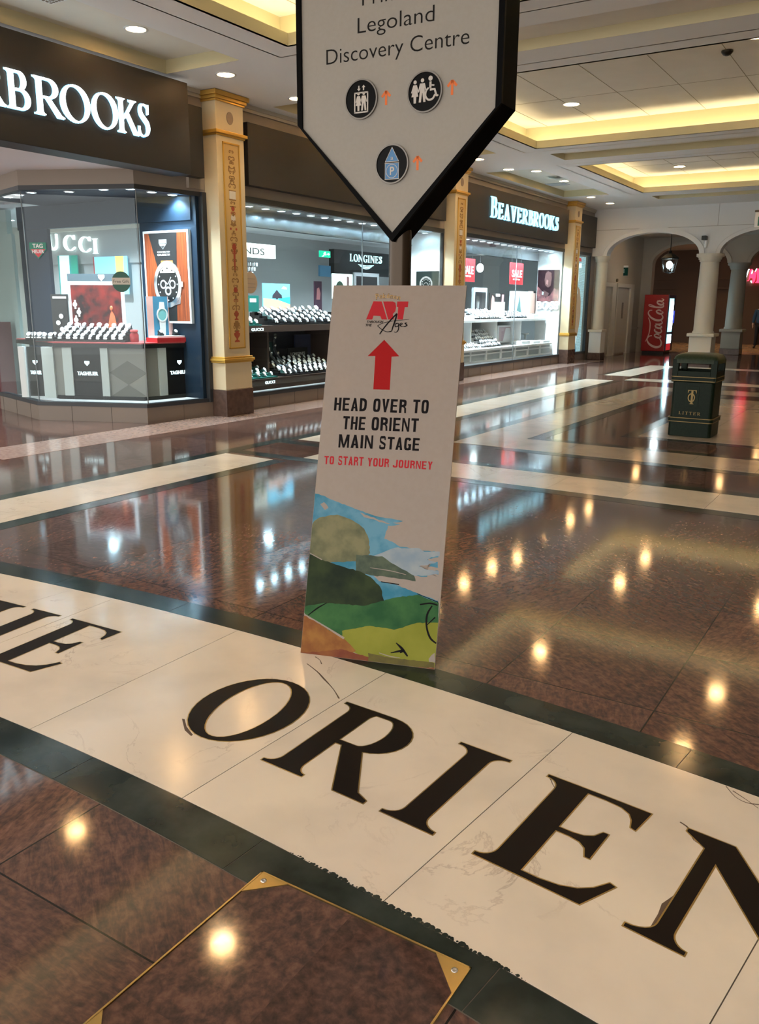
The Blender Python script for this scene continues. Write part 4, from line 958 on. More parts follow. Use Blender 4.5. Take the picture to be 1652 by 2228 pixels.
def badge(cx, cy, kind):
    u, v = FS.px(cx, cy); r = .083
    p = MB().ring(FS, r-.006, r, -.006, .004, 48, u, v).build('badge_rim', CHR, t)
    d = MB().disc(FS, r-.006, -.006, -.001, 48, u, v).build('badge_disc', BDK, p if False else t)
    G = FS.sub(u, v, -.001)
    mb = MB(); h = .0008
    def man(x, y, s, woman=False):
        mb.disc(G, .0085*s, 0, h, 14, x, y+.048*s)
        if woman: mb.prism([(x-.009*s,y+.036*s),(x+.009*s,y+.036*s),(x+.020*s,y+.004*s),(x+.015*s,y+.002*s),(x+.009*s,y+.018*s),(x+.018*s,y-.014*s),(x+.007*s,y-.014*s),(x+.006*s,y-.042*s),(x-.006*s,y-.042*s),(x-.007*s,y-.014*s),(x-.018*s,y-.014*s),(x-.009*s,y+.018*s),(x-.015*s,y+.002*s),(x-.020*s,y+.004*s)], G, 0, h)
        else: mb.prism([(x-.012*s,y+.036*s),(x+.012*s,y+.036*s),(x+.021*s,y+.004*s),(x+.016*s,y+.002*s),(x+.011*s,y+.018*s),(x+.017*s,y-.042*s),(x+.006*s,y-.042*s),(x+.001*s,y-.004*s),(x-.001*s,y-.004*s),(x-.006*s,y-.042*s),(x-.017*s,y-.042*s),(x-.011*s,y+.018*s),(x-.016*s,y+.002*s),(x-.021*s,y+.004*s)], G, 0, h)
    if kind == 'wc':
        man(-.047, -.003, .92, True); man(-.012, 0, .95)
        mb.disc(G, .010, 0, h, 14, .026, .050)
        for q in stroke([(.026,.038),(.026,.012)], .010)+stroke([(.026,.024),(.044,.021)], .006)+stroke([(.024,.006),(.046,.006),(.056,-.022)], .009): mb.prism(q, G, 0, h)
        for q in cal([(.018,.014,.007),(.006,.002,.008),(.004,-.018,.008),(.018,-.033,.008),(.038,-.030,.008),(.048,-.014,.007)], 5): mb.prism(q, G, 0, h)
        for q in stroke([(.056,-.022),(.064,-.018)], .006): mb.prism(q, G, 0, h)
    elif kind == 'lift':
        for q in ((-.036,.036,-.056,-.050),(-.036,.036,.024,.030),(-.036,-.030,-.056,.030),(.030,.036,-.056,.030)): mb.fbox(G, *q, 0, h)
        man(-.014, -.014, .78, True); man(.013, -.014, .78)
        for x, s_ in ((-.012, -1), (.012, 1)): mb.prism([(x-.003,.046-s_*.010),(x+.003,.046-s_*.010),(x+.003,.046+s_*.002),(x+.009,.046+s_*.002),(x,.046+s_*.012),(x-.009,.046+s_*.002),(x-.003,.046+s_*.002)], G, 0, h)
    else:
        BL = mat('badge_blue', (.045,.17,.36), .4)
        b2 = MB()
        b2.fbox(G, -.035, .035, -.062, .004, 0, h); b2.prism([(-.034,.010),(.034,.010),(0,.070)], G, 0, h); b2.build('blue_shape', BL, t)
        mb.fbox(G, -.036, .036, -.064, -.061, h, 2*h); mb.fbox(G, -.036, .036, .003, .0055, h, 2*h); mb.fbox(G, -.035, .035, .009, .0115, h, 2*h)
        mb.ring(G, .027, .0295, h, 2*h, 32, 0, -.029)
        text(mb, G, 'P', -.010, .012, -.044, .032, h, 2*h, .02); text(mb, G, 'a', -.007, .007, .018, .018, h, 2*h)
        for s_ in (-1, 1):
            for q in stroke([(s_*.034,.010),(0,.070)], .0022): mb.prism(q, G, h, 2*h)
            mb.fbox(G, s_*.034-.001, s_*.034+.001, -.062, .004, h, 2*h)
    mb.build('pictogram', PIC, t)
def arrow(cx, cy):
    u, v = FS.px(cx, cy); G = FS.sub(u, v, -.006); mb = MB()
    for q in stroke([(-.021,.006),(0,.028)], .011)+stroke([(.021,.006),(0,.028)], .011)+stroke([(0,.030),(0,-.028)], .011): mb.prism(q, G, 0, .0008)
    mb.build('arrow', ORA, t)
badge(786, 216, 'lift'); badge(924.5, 199.5, 'wc'); badge(853, 357, 'park')
arrow(839, 213); arrow(983, 190); arrow(907.5, 355)

# =================================================================== DISPLAY BOARD leaning on the pole
BL, BR_, TL = Vector((-2.188, 2.813, .002)), Vector((-1.589, 2.991, .002)), Vector((-2.387, 3.277, 1.63))
FB = Fr(BL, BR_-BL, TL-BL); BWd = .625; BHt = 1.706
t = thing('display_board', 'white foam display board with red arrow and event lettering, leaning on the sign pole', 'sign board', (-1.89, 2.9, 0))
bd = MB().fbox(FB, 0, BWd, 0, BHt, -.010, 0).build('board', noisy('board_white', (.29,.245,.215), (.28,.235,.205), 40, .55, spec=.2), t)
def bpx(x, y, s=4.465, ox=640, oy=600): return FB.px(ox+x/s, oy+y/s)
def clampb(p): return (min(max(p[0], 0.001), BWd-.001), min(max(p[1], .001), BHt))
RDI = mat('print_red', (.30,.008,.009), .6, spec=.12); BKI = mat('print_black', (.006,.005,.006), .6, spec=.10); RDI2 = mat('print_bright_red', (.38,.020,.028), .6, spec=.12)
def bprint(polys, m, name, w=.0004, s=4.465, ox=640, oy=600):
    mb = MB()
    for i, q in enumerate(polys): mb.prism([clampb(bpx(x, y, s, ox, oy)) for x, y in q], FB, 0.0, w+.00001*i)
    return mb.build(name, m, t)
bprint([[(877,622),(1022,782),(948,786),(930,1108),(770,1104),(790,780),(716,780)]], RDI, 'red_arrow')
def btext(body, l, r, base, topp, m, off, name='lettering', shear=0, fat=0):
    a = bpx(*l); b = bpx(*r); mb = MB(); cl = bpx(*topp)[1]-a[1]
    dirv = math.atan2(b[1]-a[1], b[0]-a[0]); G = FB.sub(a[0], a[1], 0, dirv); L = math.hypot(b[0]-a[0], b[1]-a[1])
    for i, k in enumerate((-1, -.5, 0, .5, 1) if fat else (0,)): text(mb, G, body, k*fat+fat, L+k*fat-fat, 0, cl, 0, .0005+.00002*i, off, shear=shear)
    return mb.build(name, m, t)
def csans(c):
    """condensed bold sans capitals as polygons on a unit box"""
    t = .34; h = .17
    def rect(a, b, y0, y1): return [(a, y0), (b, y0), (b, y1), (a, y1)]
    def rb(x0, x1, y0, y1, a0, a1, cut=.22):
        cx, cy = (x0+x1)/2, (y0+y1)/2; rx, ry = (x1-x0)/2, (y1-y0)/2; o = []; ii = []
        for k in range(25):
            a = math.radians(a0+(a1-a0)*k/24); ca, sa = math.cos(a), math.sin(a); e = .55
            px_ = math.copysign(abs(ca)**e, ca); py_ = math.copysign(abs(sa)**e, sa)
            o.append((cx+px_*rx, cy+py_*ry)); ii.append((cx+px_*(rx-t), cy+py_*(ry-h)))
        return [[o[k], o[k+1], ii[k+1], ii[k]] for k in range(24)]
    if c == 'H': return [rect(0, t, 0, 1), rect(1-t, 1, 0, 1), rect(t, 1-t, .44, .58)]
    if c == 'E': return [rect(0, t, 0, 1), rect(t, .95, 0, h), rect(t, .95, 1-h, 1), rect(t, .88, .44, .57)]
    if c == 'A': return [[(0,0),(t,0),(.60,1),(.36,1)], [(1-t,0),(1,0),(.64,1),(.40,1)], rect(.22, .78, .2, .33)]
    if c == 'V': return [[(0,1),(t,1),(.60,0),(.36,0)], [(1-t,1),(1,1),(.64,0),(.40,0)]]
    if c == 'D': return [rect(0, t, 0, 1)]+rb(-.9, 1, 0, 1, -90, 90)
    if c == 'O': return rb(0, 1, 0, 1, 0, 360)
    if c == 'R': return [rect(0, t, 0, 1)]+rb(-.8, .97, .43, 1, -90, 90)+[[(.5,.46),(.72,.52),(.95,.35),(1,0),(.76,0),(.70,.34)]]
    if c == 'T': return [rect(.5-t/2, .5+t/2, 0, 1), rect(0, 1, 1-h, 1)]
    if c == 'I': return [rect(0, 1, 0, 1)]
    if c == 'N': return [rect(0, .22, 0, 1), rect(.78, 1, 0, 1), [(0,1),(.27,1),(1,0),(.73,0)]]
    if c == 'M': return [rect(0, .18, 0, 1), rect(.82, 1, 0, 1), [(.0,1),(.26,1),(.58,0),(.42,0)], [(1,1),(.74,1),(.42,0),(.58,0)]]
    if c == 'S':
        q = [(1-t/2,.72),(1-t/2,.83),(.78,.94),(.5,.94),(.22,.92),(t/2,.80),(t/2,.70),(.25,.58),(.62,.46),(.88,.36),(1-t/2,.25),(.86,.12),(.6,.065),(.35,.065),(.16,.12),(t/2,.22),(t/2,.31)]
        return cal([(a, b, .19) for a, b in q], 3)
    if c == 'G': return rb(0, 1, 0, 1, 30, 350)[:-1]+[rect(.55, 1, .38, .50), rect(1-t, 1, .04, .48)]
    if c == 'U': return [rect(0, t, .3, 1), rect(1-t, 1, .3, 1)]+rb(0, 1, 0, .7, 180, 360)
    if c == 'J': return [rect(1-t, 1, .3, 1)]+rb(0, 1, 0, .6, 180, 360)
    if c == 'Y': return [rect(.5-t/2, .5+t/2, 0, .5), [(0,1),(t+.02,1),(.62,.42),(.38,.42)], [(1,1),(1-t-.02,1),(.38,.42),(.62,.42)]]
    return []
def cword(word, l, r, topy, m, w=.0005):
    a = bpx(*l); b = bpx(*r); cap = bpx(l[0], topy)[1]-a[1]; d = math.atan2(b[1]-a[1], b[0]-a[0]); L = math.hypot(b[0]-a[0], b[1]-a[1]); G = FB.sub(a[0], a[1], 0, d)
    ws = [(.30 if c == 'I' else 1.32 if c == 'M' else 1.0) for c in word]; gp = .22; k = L/(sum(ws)+gp*(len(word)-1)); x = 0; mb = MB()
    for c, wd in zip(word, ws):
        for i, q in enumerate(csans(c)): mb.prism([(x*k+u*wd*k, v*cap) for u, v in q], G, 0, w+.00001*(i % 7))
        x += wd+gp
    return mb.build('lettering', m, t)
for wd, l, r, tp in (('HEAD', (387,1308), (702,1318), 1182), ('OVER', (765,1322), (1088,1334), 1192), ('TO', (1150,1334), (1303,1340), 1202), ('THE', (470,1490), (690,1500), 1362), ('ORIENT', (750,1502), (1205,1518), 1372),
                     ('MAIN', (430,1668), (762,1680), 1540), ('STAGE', (822,1682), (1216,1702), 1560)): cword(wd, l, r, tp, BKI)
for wd, l, r, tp in (('TO', (292,1830), (386,1833), 1750), ('START', (425,1836), (672,1846), 1752), ('YOUR', (712,1850), (920,1860), 1768), ('JOURNEY', (958,1862), (1342,1884), 1785)): cword(wd, l, r, tp, RDI2)
# event logo
bprint([[(700,425),(772,248),(852,250),(905,425),(852,425),(838,392),(772,388),(760,425)], [(866,250),(960,250),(985,262),(992,300),(985,345),(960,372),(972,425),(915,425)], [(1004,250),(1112,250),(1106,305),(1076,305),(1058,425),(1004,425),(1012,305),(998,300)]], RDI2, 'logo_lettering')
btext('THROUGH', (705,458), (868,458), 0, (706,437), BKI, .03, shear=.2); btext('THE', (694,490), (755,490), 0, (695,468), BKI, .03, shear=.2)
mb = MB()
def bst(pts):
    for q in cal(pts, 5): mb.prism([bpx(x, y) for x, y in q], FB, .0006, .0011)
bst([(812,487,6),(860,462,5),(960,440,5),(1120,424,3)]); bst([(832,568,10),(880,500,12),(940,430,12),(1000,368,14)]); bst([(1000,368,12),(985,430,16),(960,500,12),(945,540,8),(905,545,5)]); bst([(812,487,6),(850,520,7),(900,545,6),(940,540,6)])
bst([(1010,462,10),(985,470,8),(985,495,9),(1012,488,8),(1018,462,10),(1015,520,10),(995,548,8),(972,545,5)]); bst([(1030,485,6),(1052,468,8),(1040,460,6),(1030,478,10),(1045,495,7),(1062,490,4)]); bst([(1100,458,7),(1078,462,10),(1098,480,11),(1075,494,9),(1062,490,5)])
mb.build('script_lettering', BKI, t)
w0 = bpx(800,232); 
GO = mat('print_gold', (.42,.26,.10), .5)
for o_, m_, h_ in ((.05, BKI, .0005), (.015, GO, .0009)):
    mb = MB(); word = 'Pokémon'
    for i, ch in enumerate(word):
        f = i/6-.5; x = 796+i*34; y = 228-12*(1-4*f*f); a = bpx(x, y); b = bpx(x+31, y); c_ = bpx(x, y-50 if i in (0,) else y-42)
        G = FB.sub(a[0], a[1], 0, -f*.35); text(mb, G, ch, 0, b[0]-a[0], 0, (c_[1]-a[1]), 0, h_, o_)
    mb.build('logo_word', m_, t)
# printed landscape at the foot of the board
S2 = dict(s=4.589, ox=640, oy=1050)
sky = noisy('art_sky', (.035,.17,.26), (.11,.26,.36), 9, .5, 6, lo=.4, hi=.6, spec=.1); cloud = MATS['board_white']; greyb = noisy('art_grey_blue', (.20,.26,.32), (.28,.32,.34), 12, .5, spec=.1)
olive = noisy('art_olive', (.19,.18,.10), (.10,.11,.065), 14, .5, 6, spec=.1); dkg = noisy('art_dark_green', (.012,.020,.012), (.030,.045,.018), 10, .5, spec=.1); grn = noisy('art_green', (.018,.075,.028), (.05,.14,.045), 7, .5, spec=.1)
yg = noisy('art_yellow_green', (.19,.20,.025), (.25,.25,.04), 5, .5, spec=.1); org = noisy('art_orange_rock', (.28,.13,.035), (.20,.075,.025), 16, .5, 6, spec=.1); redb = noisy('art_red_brown', (.16,.045,.025), (.22,.08,.03), 12, .5, spec=.1)
def rough(q, n=7, amp=5):
    out = []
    for i in range(len(q)):
        a, b = q[i], q[(i+1) % len(q)]; L = math.hypot(b[0]-a[0], b[1]-a[1]); k = max(1, int(L/28))
        for j in range(k):
            f = j/k; out.append((a[0]+(b[0]-a[0])*f+random.uniform(-amp, amp)*(j > 0), a[1]+(b[1]-a[1])*f+random.uniform(-amp, amp)*(j > 0)))
    return out
_bp = bprint
def bprint(polys, m, name, w=.0004, **k_): return _bp([rough(q) for q in polys], m, name, w, **k_)
bprint([[(155,95),(330,140),(560,240),(800,330),(1090,385),(985,400),(1060,420),(960,450),(1010,480),(940,520),(1130,560),(1440,700),(1440,1220),(80,1320),(130,700)]], sky, 'art_sky_area', .0002, **S2)
bprint([[(940,430),(1240,420),(1470,430),(1460,690),(1290,680),(1180,655),(1060,640),(980,590),(900,560)], [(1340,760),(1460,745),(1456,790),(1250,830),(1450,850),(1452,880),(1300,884),(1450,920),(1440,1180),(1250,1110),(1020,1020),(850,985),(760,900),(1180,930),(1330,940)], [(262,215),(300,195),(345,250),(310,275)], [(240,92),(470,185),(560,215),(480,215),(330,150)], [(660,300),(960,410),(940,415),(700,345)]], cloud, 'art_cloud_area', .0004, **S2)
bprint([[(770,735),(880,700),(1010,650),(1250,655),(1300,690),(1456,690),(1456,735),(1370,745),(1330,770),(1420,800),(1245,835),(1330,870),(1448,885),(1446,910),(1330,930),(1100,930),(950,880)]], greyb, 'art_distant_hills', .0006, **S2)
bprint([[(145,430),(250,350),(340,330),(430,320),(520,350),(620,400),(700,460),(745,560),(760,700),(700,780),(330,800),(128,700)]], olive, 'art_tree_area', .0006, **S2)
bprint([[(620,720),(880,735),(930,770),(1040,840),(1120,880),(1200,930),(1215,985),(1000,950),(800,930),(620,900)]], noisy('art_conifer', (.05,.07,.055), (.085,.11,.075), 25, .5, spec=.1), 'art_conifer_area', .0007, **S2)
bprint([[(132,700),(280,770),(420,820),(640,880),(760,940),(860,1040),(900,1180),(860,1300),(300,1240),(92,1270)]], dkg, 'art_forest_area', .0008, **S2)
bprint([[(92,1240),(300,1200),(700,1230),(1000,1150),(1240,1120),(1445,1200),(1440,1440),(1200,1500),(900,1560),(480,1560),(84,1300)]], grn, 'art_meadow_area', .0009, **S2)
bprint([[(480,1480),(760,1430),(1000,1470),(1230,1400),(1440,1400),(1420,1850),(1060,1790),(760,1760),(480,1640)]], yg, 'art_grass_area', .0010, **S2)
bprint([[(80,1310),(300,1440),(500,1560),(620,1680),(480,1740),(62,1700)]], org, 'art_rock_area', .0011, **S2)
bprint([[(62,1690),(250,1690),(470,1660),(740,1740),(900,1800),(1410,1850),(1400,1870),(62,1712)]], redb, 'art_ground_area', .0012, **S2)
bprint([[(740,1700),(930,1740),(1400,1800),(1400,1850),(1000,1830),(740,1780)]], noisy('art_moss', (.13,.11,.03), (.09,.075,.03), 20, .5, spec=.1), 'art_moss_area', .0013, **S2)
mb = MB()
def st2(pts, mbx): 
    for q in cal(pts, 5): mbx.prism([clampb(bpx(x, y, **S2)) for x, y in q], FB, .0012, .0016)
st2([(1258,1218,14),(1360,1205,16),(1435,1225,14)], mb); st2([(1380,1230,12),(1330,1320,20),(1325,1440,18),(1360,1550,20),(1420,1605,14)], mb); st2([(1330,1420,8),(1410,1345,14)], mb)
st2([(1020,1600,8),(1080,1660,26),(1135,1735,14)], mb); st2([(965,1700,8),(1085,1678,26),(1060,1700,10)], mb); st2([(140,1325,8),(240,1250,14),(330,1200,6)], mb); st2([(870,990,8),(1050,1018,10)], mb); st2([(1230,1110,6),(1440,1195,8)], mb)
mb.build('art_black_line', BKI, t); mb = MB()
st2([(80,1300,10),(300,1430,14),(500,1555,22)], mb); st2([(850,1700,6),(960,1735,10),(1060,1750,5)], mb); st2([(132,690,8),(280,770,10)], mb); st2([(760,850,4),(960,880,8),(1120,920,5)], mb)
mb.build('art_white_line', cloud, t)
bprint([[(1345,1760),(1375,1722),(1405,1700),(1410,1800),(1350,1790)]], cloud, 'art_cloud_patch', .0017, **S2)

# =================================================================== LITTER BIN
BG = noisy('bin_green', (.004,.011,.005), (.006,.015,.007), 40, .35, spec=.16); BGT = mat('bin_gold', (.22,.15,.05), .35, metal=.4); DARKIN = mat('bin_inside', (.003,.003,.003), .8)
bx0, bx1, by0, by1 = -2.465, -1.95, 10.585, 11.10; bxc, byc = (bx0+bx1)/2, (by0+by1)/2
t = thing('litter_bin', 'dark green square litter bin with gold bands and crest on polished floor', 'litter bin', (bxc, byc, .0024))
def rsq(hx, r=.05, n=5):
    o = []
    for cx, cy, a in ((hx-r, hx-r, 0), (-hx+r, hx-r, 90), (-hx+r, -hx+r, 180), (hx-r, -hx+r, 270)): o += arc(cx, cy, r, r, a, a+90, n)
    return o
FZ = Fr((bxc, byc, 0), (1,0,0), (0,1,0)); hx = .2575
MB().prism(rsq(hx-.012), FZ, .003, .66).prism(rsq(hx-.004), FZ, .0032, .19).build('body', BG, t, .004)
m = MB()                                                  # four corner posts carry the hood, openings between
for sx in (-1, 1):
    for sy in (-1, 1): m.box(bxc+sx*hx-(.07 if sx > 0 else 0), bxc+sx*hx+(.07 if sx < 0 else 0), byc+sy*hx-(.07 if sy > 0 else 0), byc+sy*hx+(.07 if sy < 0 else 0), .66, .93)
for sx in (-1, 1):
    m.box(bxc-hx+.0695, bxc+hx-.0695, byc+sx*(hx-.016)-.014, byc+sx*(hx-.016)+.014, .661, .795); m.box(bxc+sx*(hx-.016)-.014, bxc+sx*(hx-.016)+.014, byc-hx+.0695, byc+hx-.0695, .661, .795)
m.build('hood', BG, t, .006)
m = MB()
prof = [(.885, hx+.002), (.93, hx+.002), (.962, hx-.010), (.985, hx-.035), (1.0, hx-.09), (1.003, hx-.2)]
v = []; 
for z, h in prof: v += [(bxc+x, byc+y, z) for x, y in rsq(h, min(.06, h*.5))]
n = len(rsq(hx)); m.add(v, [(k*n+i, k*n+(i+1)%n, (k+1)*n+(i+1)%n, (k+1)*n+i) for k in range(len(prof)-1) for i in range(n)], None, True); m.add(v[-n:], [tuple(range(n))]); m.add(v[:n], [tuple(range(n-1,-1,-1))])
m.build('lid', noisy('bin_lid_green', (.018,.030,.016), (.024,.038,.020), 40, .4, spec=.25), t)
for z in (.70, .205): 
    MB().prism(rsq(hx+.008), FZ, z-.028, z+.028).build('band', BG, t, .008)
    for dz in (-.026, .020): MB().prism(rsq(hx+.012), FZ, z+dz, z+dz+.008).build('gold_line', BGT, t)
FBn = frontF(by0+.012)
MB().fbox(FBn, -2.285, -2.13, .375, .615, 0, .006).build('crest_plate', mat('crest_green', (.010,.020,.012), .4, spec=.15), t)
m = MB(); serif(m, FBn, 'T', -2.262, -2.152, .40, .17, .006, .012); m.ring(FBn, .030, .042, .006, .0145, 30, -2.212, .478, sy=1.3); m.build('crest_monogram', BGT, t)
m = MB(); serif(m, FBn, 'LITTER', -2.345, -2.09, .270, .036, 0, .006, gap=.3); m.build('lettering', BGT, t)

# =================================================================== SHOP INTERIORS
SHW = mat('shop_wall_grey', (.36,.37,.37), .6); SHC = mat('shop_cream_wall', (.52,.50,.44), .6); NAVY = mat('display_navy', (.010,.024,.045), .5, spec=.3)
WHT = mat('display_white', (.80,.80,.80), .4); BRN = mat('display_brown', (.075,.045,.035), .4); BLK = mat('display_black', (.010,.010,.011), .35); GRN = mat('display_green', (.008,.13,.105), .45)
SIL = mat('silver', (.72,.73,.75), .22, metal=1); DIAL = mat('dial_white', (.80,.82,.82), .3); STRAP = mat('strap_black', (.02,.02,.022), .5); TXW = lit('lettering_glow', (.75,.95,1), 1.5)
REDF = mat('display_red', (.55,.03,.035), .4); SPOTC = (.80,.93,1.0)
struct(MB().box(-16, -8.41, 8.6, 24.6, 3.02, 3.08).box(-16, -12.4, 4.0, 8.6, 3.02, 3.08).prism([(-8.41,8.6),(-8.55,7.75),(-9.86,7.2),(-11.35,7.64),(-12.4,7.2),(-12.4,8.6)], XY, 3.05, 3.08), 'ceiling_shop', mat('shop_ceiling', (.55,.58,.60), .7))
struct(MB().box(-16.2, -16, 4.0, 24.6, 0, 3.05).box(-16, -11.6, 12.6, 12.7, 0, 3.05), 'wall_shop_back', SHC)
struct(MB().box(-12.6, -12.5, 12.6, 24.3, 0, 3.05).box(-12.5, -8.45, 24.55, 24.6, 0, 3.05), 'wall_shop', SHW)
struct(MB().box(-16, -8.41, 8.6, 24.3, .0003, .004).prism([(-8.41,8.6),(-8.55,7.75),(-9.86,7.2),(-11.35,7.64),(-11.4,8.6)], XY, .0003, .006), 'trim_17', mat('shop_floor', (.30,.28,.27), .3))
struct(MB().prism([(-8.31,8.6),(-8.50,7.72),(-9.86,7.13),(-11.35,7.58),(-11.4,8.6)], XY, 2.945, 3.04), 'ceiling_bay', NAVY)
# ---- lamps over the shop windows
def shop_spot(x, y, z, label, group, watts=0, r=.055, m=None):
    t = thing('spotlight', label, 'spotlight', (x, y, z), group)
    MB().lathe([(r+.014, 0), (r+.012, -.010), (r, -.012), (r-.004, -.003)], (x, y, z), 20).build('trim_ring', WHITEP, t)
    MB().lathe([(.0001, -.004), (r, -.004)], (x, y, z), 20).build('lens', m or LAMPC, t)
    if watts: spotlight('lamp', (0, 0, -.02), watts, SPOTC, .05, 135, t)
# second window
CEZ = 2.93
for nm, y0, y1, cmx in (('second', 9.32, 15.48, -8.98), ('third', 16.07, 22.40, -8.98)):
    n = 16; 
    struct(MB().box(-9.02, -8.30, y0, y1, CEZ, CEZ+.06).box(-9.06, -8.98, y0, y1, 2.70, CEZ+.06).box(-9.08, -8.96, y0, y1, 2.70, 2.725, STEEL), 'trim_18' if nm == 'second' else 'trim_19', mat('pelmet_white', (.62,.66,.68), .5))
    for i in range(n):
        y = y0+.25+i*(y1-y0-.5)/(n-1)
        shop_spot(-8.55, y, CEZ, 'cool white spotlight in the row along the top of the %s shop window' % nm, 'spotlights of the %s window' % nm, 17*WIN_W*(2.6 if nm == 'third' else 1.1) if i % 2 == 0 else 0)
# bay lamps
for i, (x, y) in enumerate(((17,428),(41,423),(68,418),(225,411),(283,410),(330,417),(375,423),(150,416))):
    q = onz(x, y, 2.94); shop_spot(q.x, q.y, 2.94, ['spotlight leftmost in the corner bay window', 'spotlight second from left in the corner bay window', 'spotlight third from left in the corner bay window', 'spotlight in the corner bay left of the middle glass joint', 'spotlight in the corner bay at the middle glass joint', 'spotlight right of the middle glass joint in the corner bay', 'rightmost spotlight of the corner bay window', 'small spotlight in the middle of the corner bay'][i], 'spotlights of the corner bay window', 13*WIN_W)
# bay enclosure
mb = MB().box(-9.40, -8.32, 8.60, 8.66, .25, 2.96)
q = ony(50, 600, 8.6); q2 = ony(110, 600, 8.6); mb.box(q.x, q2.x, 8.60, 8.66, .25, 2.96); mb.box(q.x, -8.4, 8.58, 8.66, 2.62, 2.96)
struct(mb, 'wall_bay_back', NAVY)
F86 = frontF(8.60)
def prect(F, l, t_, r, b):
    """pixel rectangle on plane F as (u0,u1,v0,v1) using its middle lines"""
    ym, xm = (t_+b)/2, (l+r)/2
    return (F.px(l, ym)[0], F.px(r, ym)[0], F.px(xm, b)[1], F.px(xm, t_)[1])
# watch poster on the navy wall
u0, u1, v0, v1 = -9.29, -8.43, 1.27, 2.50
t = thing('watch_poster', 'framed backlit poster of an orange-strapped chronograph on navy wall of corner window', 'poster', ((u0+u1)/2, 8.6, v0))
MB().fbox(F86, u0, u1, v0, v1, 0, .05).build('frame', mat('poster_frame_white', (.75,.78,.8), .4), t)
G = F86.sub(u0+.03, v0+.03, .05); w, h = u1-u0-.06, v1-v0-.06
MB().fbox(G, 0, w, 0, h, 0, .002).build('print', noisy('poster_orange', (.36,.075,.018), (.16,.03,.010), 3, .45, 3, stretch=(14,1,.6)), t)
m = MB(); m.prism([(.10*w,h),(.78*w,h),(.74*w,.55*h),(.70*w,0),(.42*w,0),(.34*w,.5*h)], G, .002, .003); m.build('dark_area', mat('poster_dark', (.018,.018,.020), .4), t)
m = MB(); m.prism([(.36*w,.62*h),(.66*w,.62*h),(.66*w,.69*h),(.38*w,.69*h)], G, .003, .005); m.build('orange_strap', mat('strap_orange', (.62,.22,.06), .5), t)
wc = MB(); wc.ring(G, .26*w, .33*w, .003, .012, 36, .52*w, .42*h, sy=1.18); wc.prism([(.34*w,.55*h),(.70*w,.55*h),(.66*w,.64*h),(.38*w,.64*h)], G, .003, .008); wc.prism([(.66*w,.18*h),(.80*w,.2*h),(.82*w,.3*h),(.74*w,.3*h)], G, .003, .008); wc.fbox(G, .84*w, .89*w, .39*h, .45*h, .003, .02); wc.build('watch_case', SIL, t)
wd = MB(); wd.disc(G, .27*w, .003, .006, 32, .52*w, .42*h, sy=1.18); wd.build('watch_dial', BLK, t)
m = MB(); 
for cx in (.41, .63): m.ring(G, .05*w, .075*w, .006, .008, 20, cx*w, .42*h)
m.ring(G, .045*w, .075*w, .006, .0078, 20, .52*w, .345*h)
for k in range(12):
    a = PI*k/6; m.disc(G, .014*w, .006, .008, 8, .52*w+.225*w*math.cos(a), .42*h+.225*1.18*w*math.sin(a))
for q in stroke([(.52*w,.42*h),(.60*w,.50*h)], .012): m.prism(q, G, .006, .009)
for q in stroke([(.52*w,.42*h),(.42*w,.47*h)], .012): m.prism(q, G, .006, .009)
m.build('dial_marks', mat('dial_marks_silver', (.5,.52,.55), .3), t)
def shield(F, u, v, s, m1, m2, parent, w=.001, txt=None, name='shield'):
    a = MB(); a.prism([(u-s,v+s*.75),(u+s,v+s*.75),(u+s,v+.0),(u,v-s),(u-s,v)], F, w, w+.001); a.build(name, m1, parent)
    b = MB(); k = .86; b.prism([(u-s*k,v+s*.05),(u+s*k,v+s*.05),(u+s*k,v),(u,v-s*k),(u-s*k,v)], F, w+.001, w+.002); b.build(name+'_lower', m2, parent)
    c = MB(); text(c, F, 'TAG', u-s*.62, u+s*.62, v+s*.18, s*.42, w+.001, w+.002, .03); text(c, F, 'HEUER', u-s*.72, u+s*.72, v-s*.38, s*.34, w+.002, w+.003, .03); c.build('lettering', txt or WHT, parent)
shield(G, .44*w, .88*h, .075, mat('logo_grey', (.25,.26,.27), .4), mat('logo_dark', (.05,.05,.05), .4), t, .003)
m = MB(); text(m, G, 'CONNECTED', .30*w, .60*w, .78*h, .018, .003, .004); text(m, G, 'CALIBRE E4', .30*w, .60*w, .745*h, .024, .003, .004, .02); m.build('lettering', WHT, t)

# shield sticker on the glass, round gift sticker
g2 = Fr((BAY[1][0], BAY[1][1], 0), (BAY[1][0]-BAY[2][0], BAY[1][1]-BAY[2][1], 0), (0,0,1))   # glass of the middle face
g2 = Fr(g2.p(0,0,-.03), g2.x, g2.y)
u, v = g2.px(83, 543); t = thing('shield_sticker', 'green and red shield emblem on left glass of corner window', 'emblem', g2.p(u, v, 0)); shield(g2, u, v, .115, mat('shield_green', (.01,.22,.14), .4), mat('shield_red', (.62,.05,.07), .4), t, .004)
u, v = g2.px(264, 613); t = thing('round_sticker', 'round dark green gift sticker with beige band on corner window glass', 'sticker', g2.p(u, v, 0))
MB().disc(g2, .125, .002, .004, 32, u, v, sy=1.03).build('disc', mat('sticker_green', (.02,.10,.07), .5), t); MB().fbox(g2, u-.124, u+.124, v-.035, v+.05, .004, .005).build('band', mat('sticker_beige', (.55,.50,.42), .5), t)
m = MB(); text(m, g2, 'Free Gift', u-.105, u+.105, v-.012, .036, .005, .006, .005); m.build('lettering', mat('sticker_text', (.12,.12,.10), .5), t)

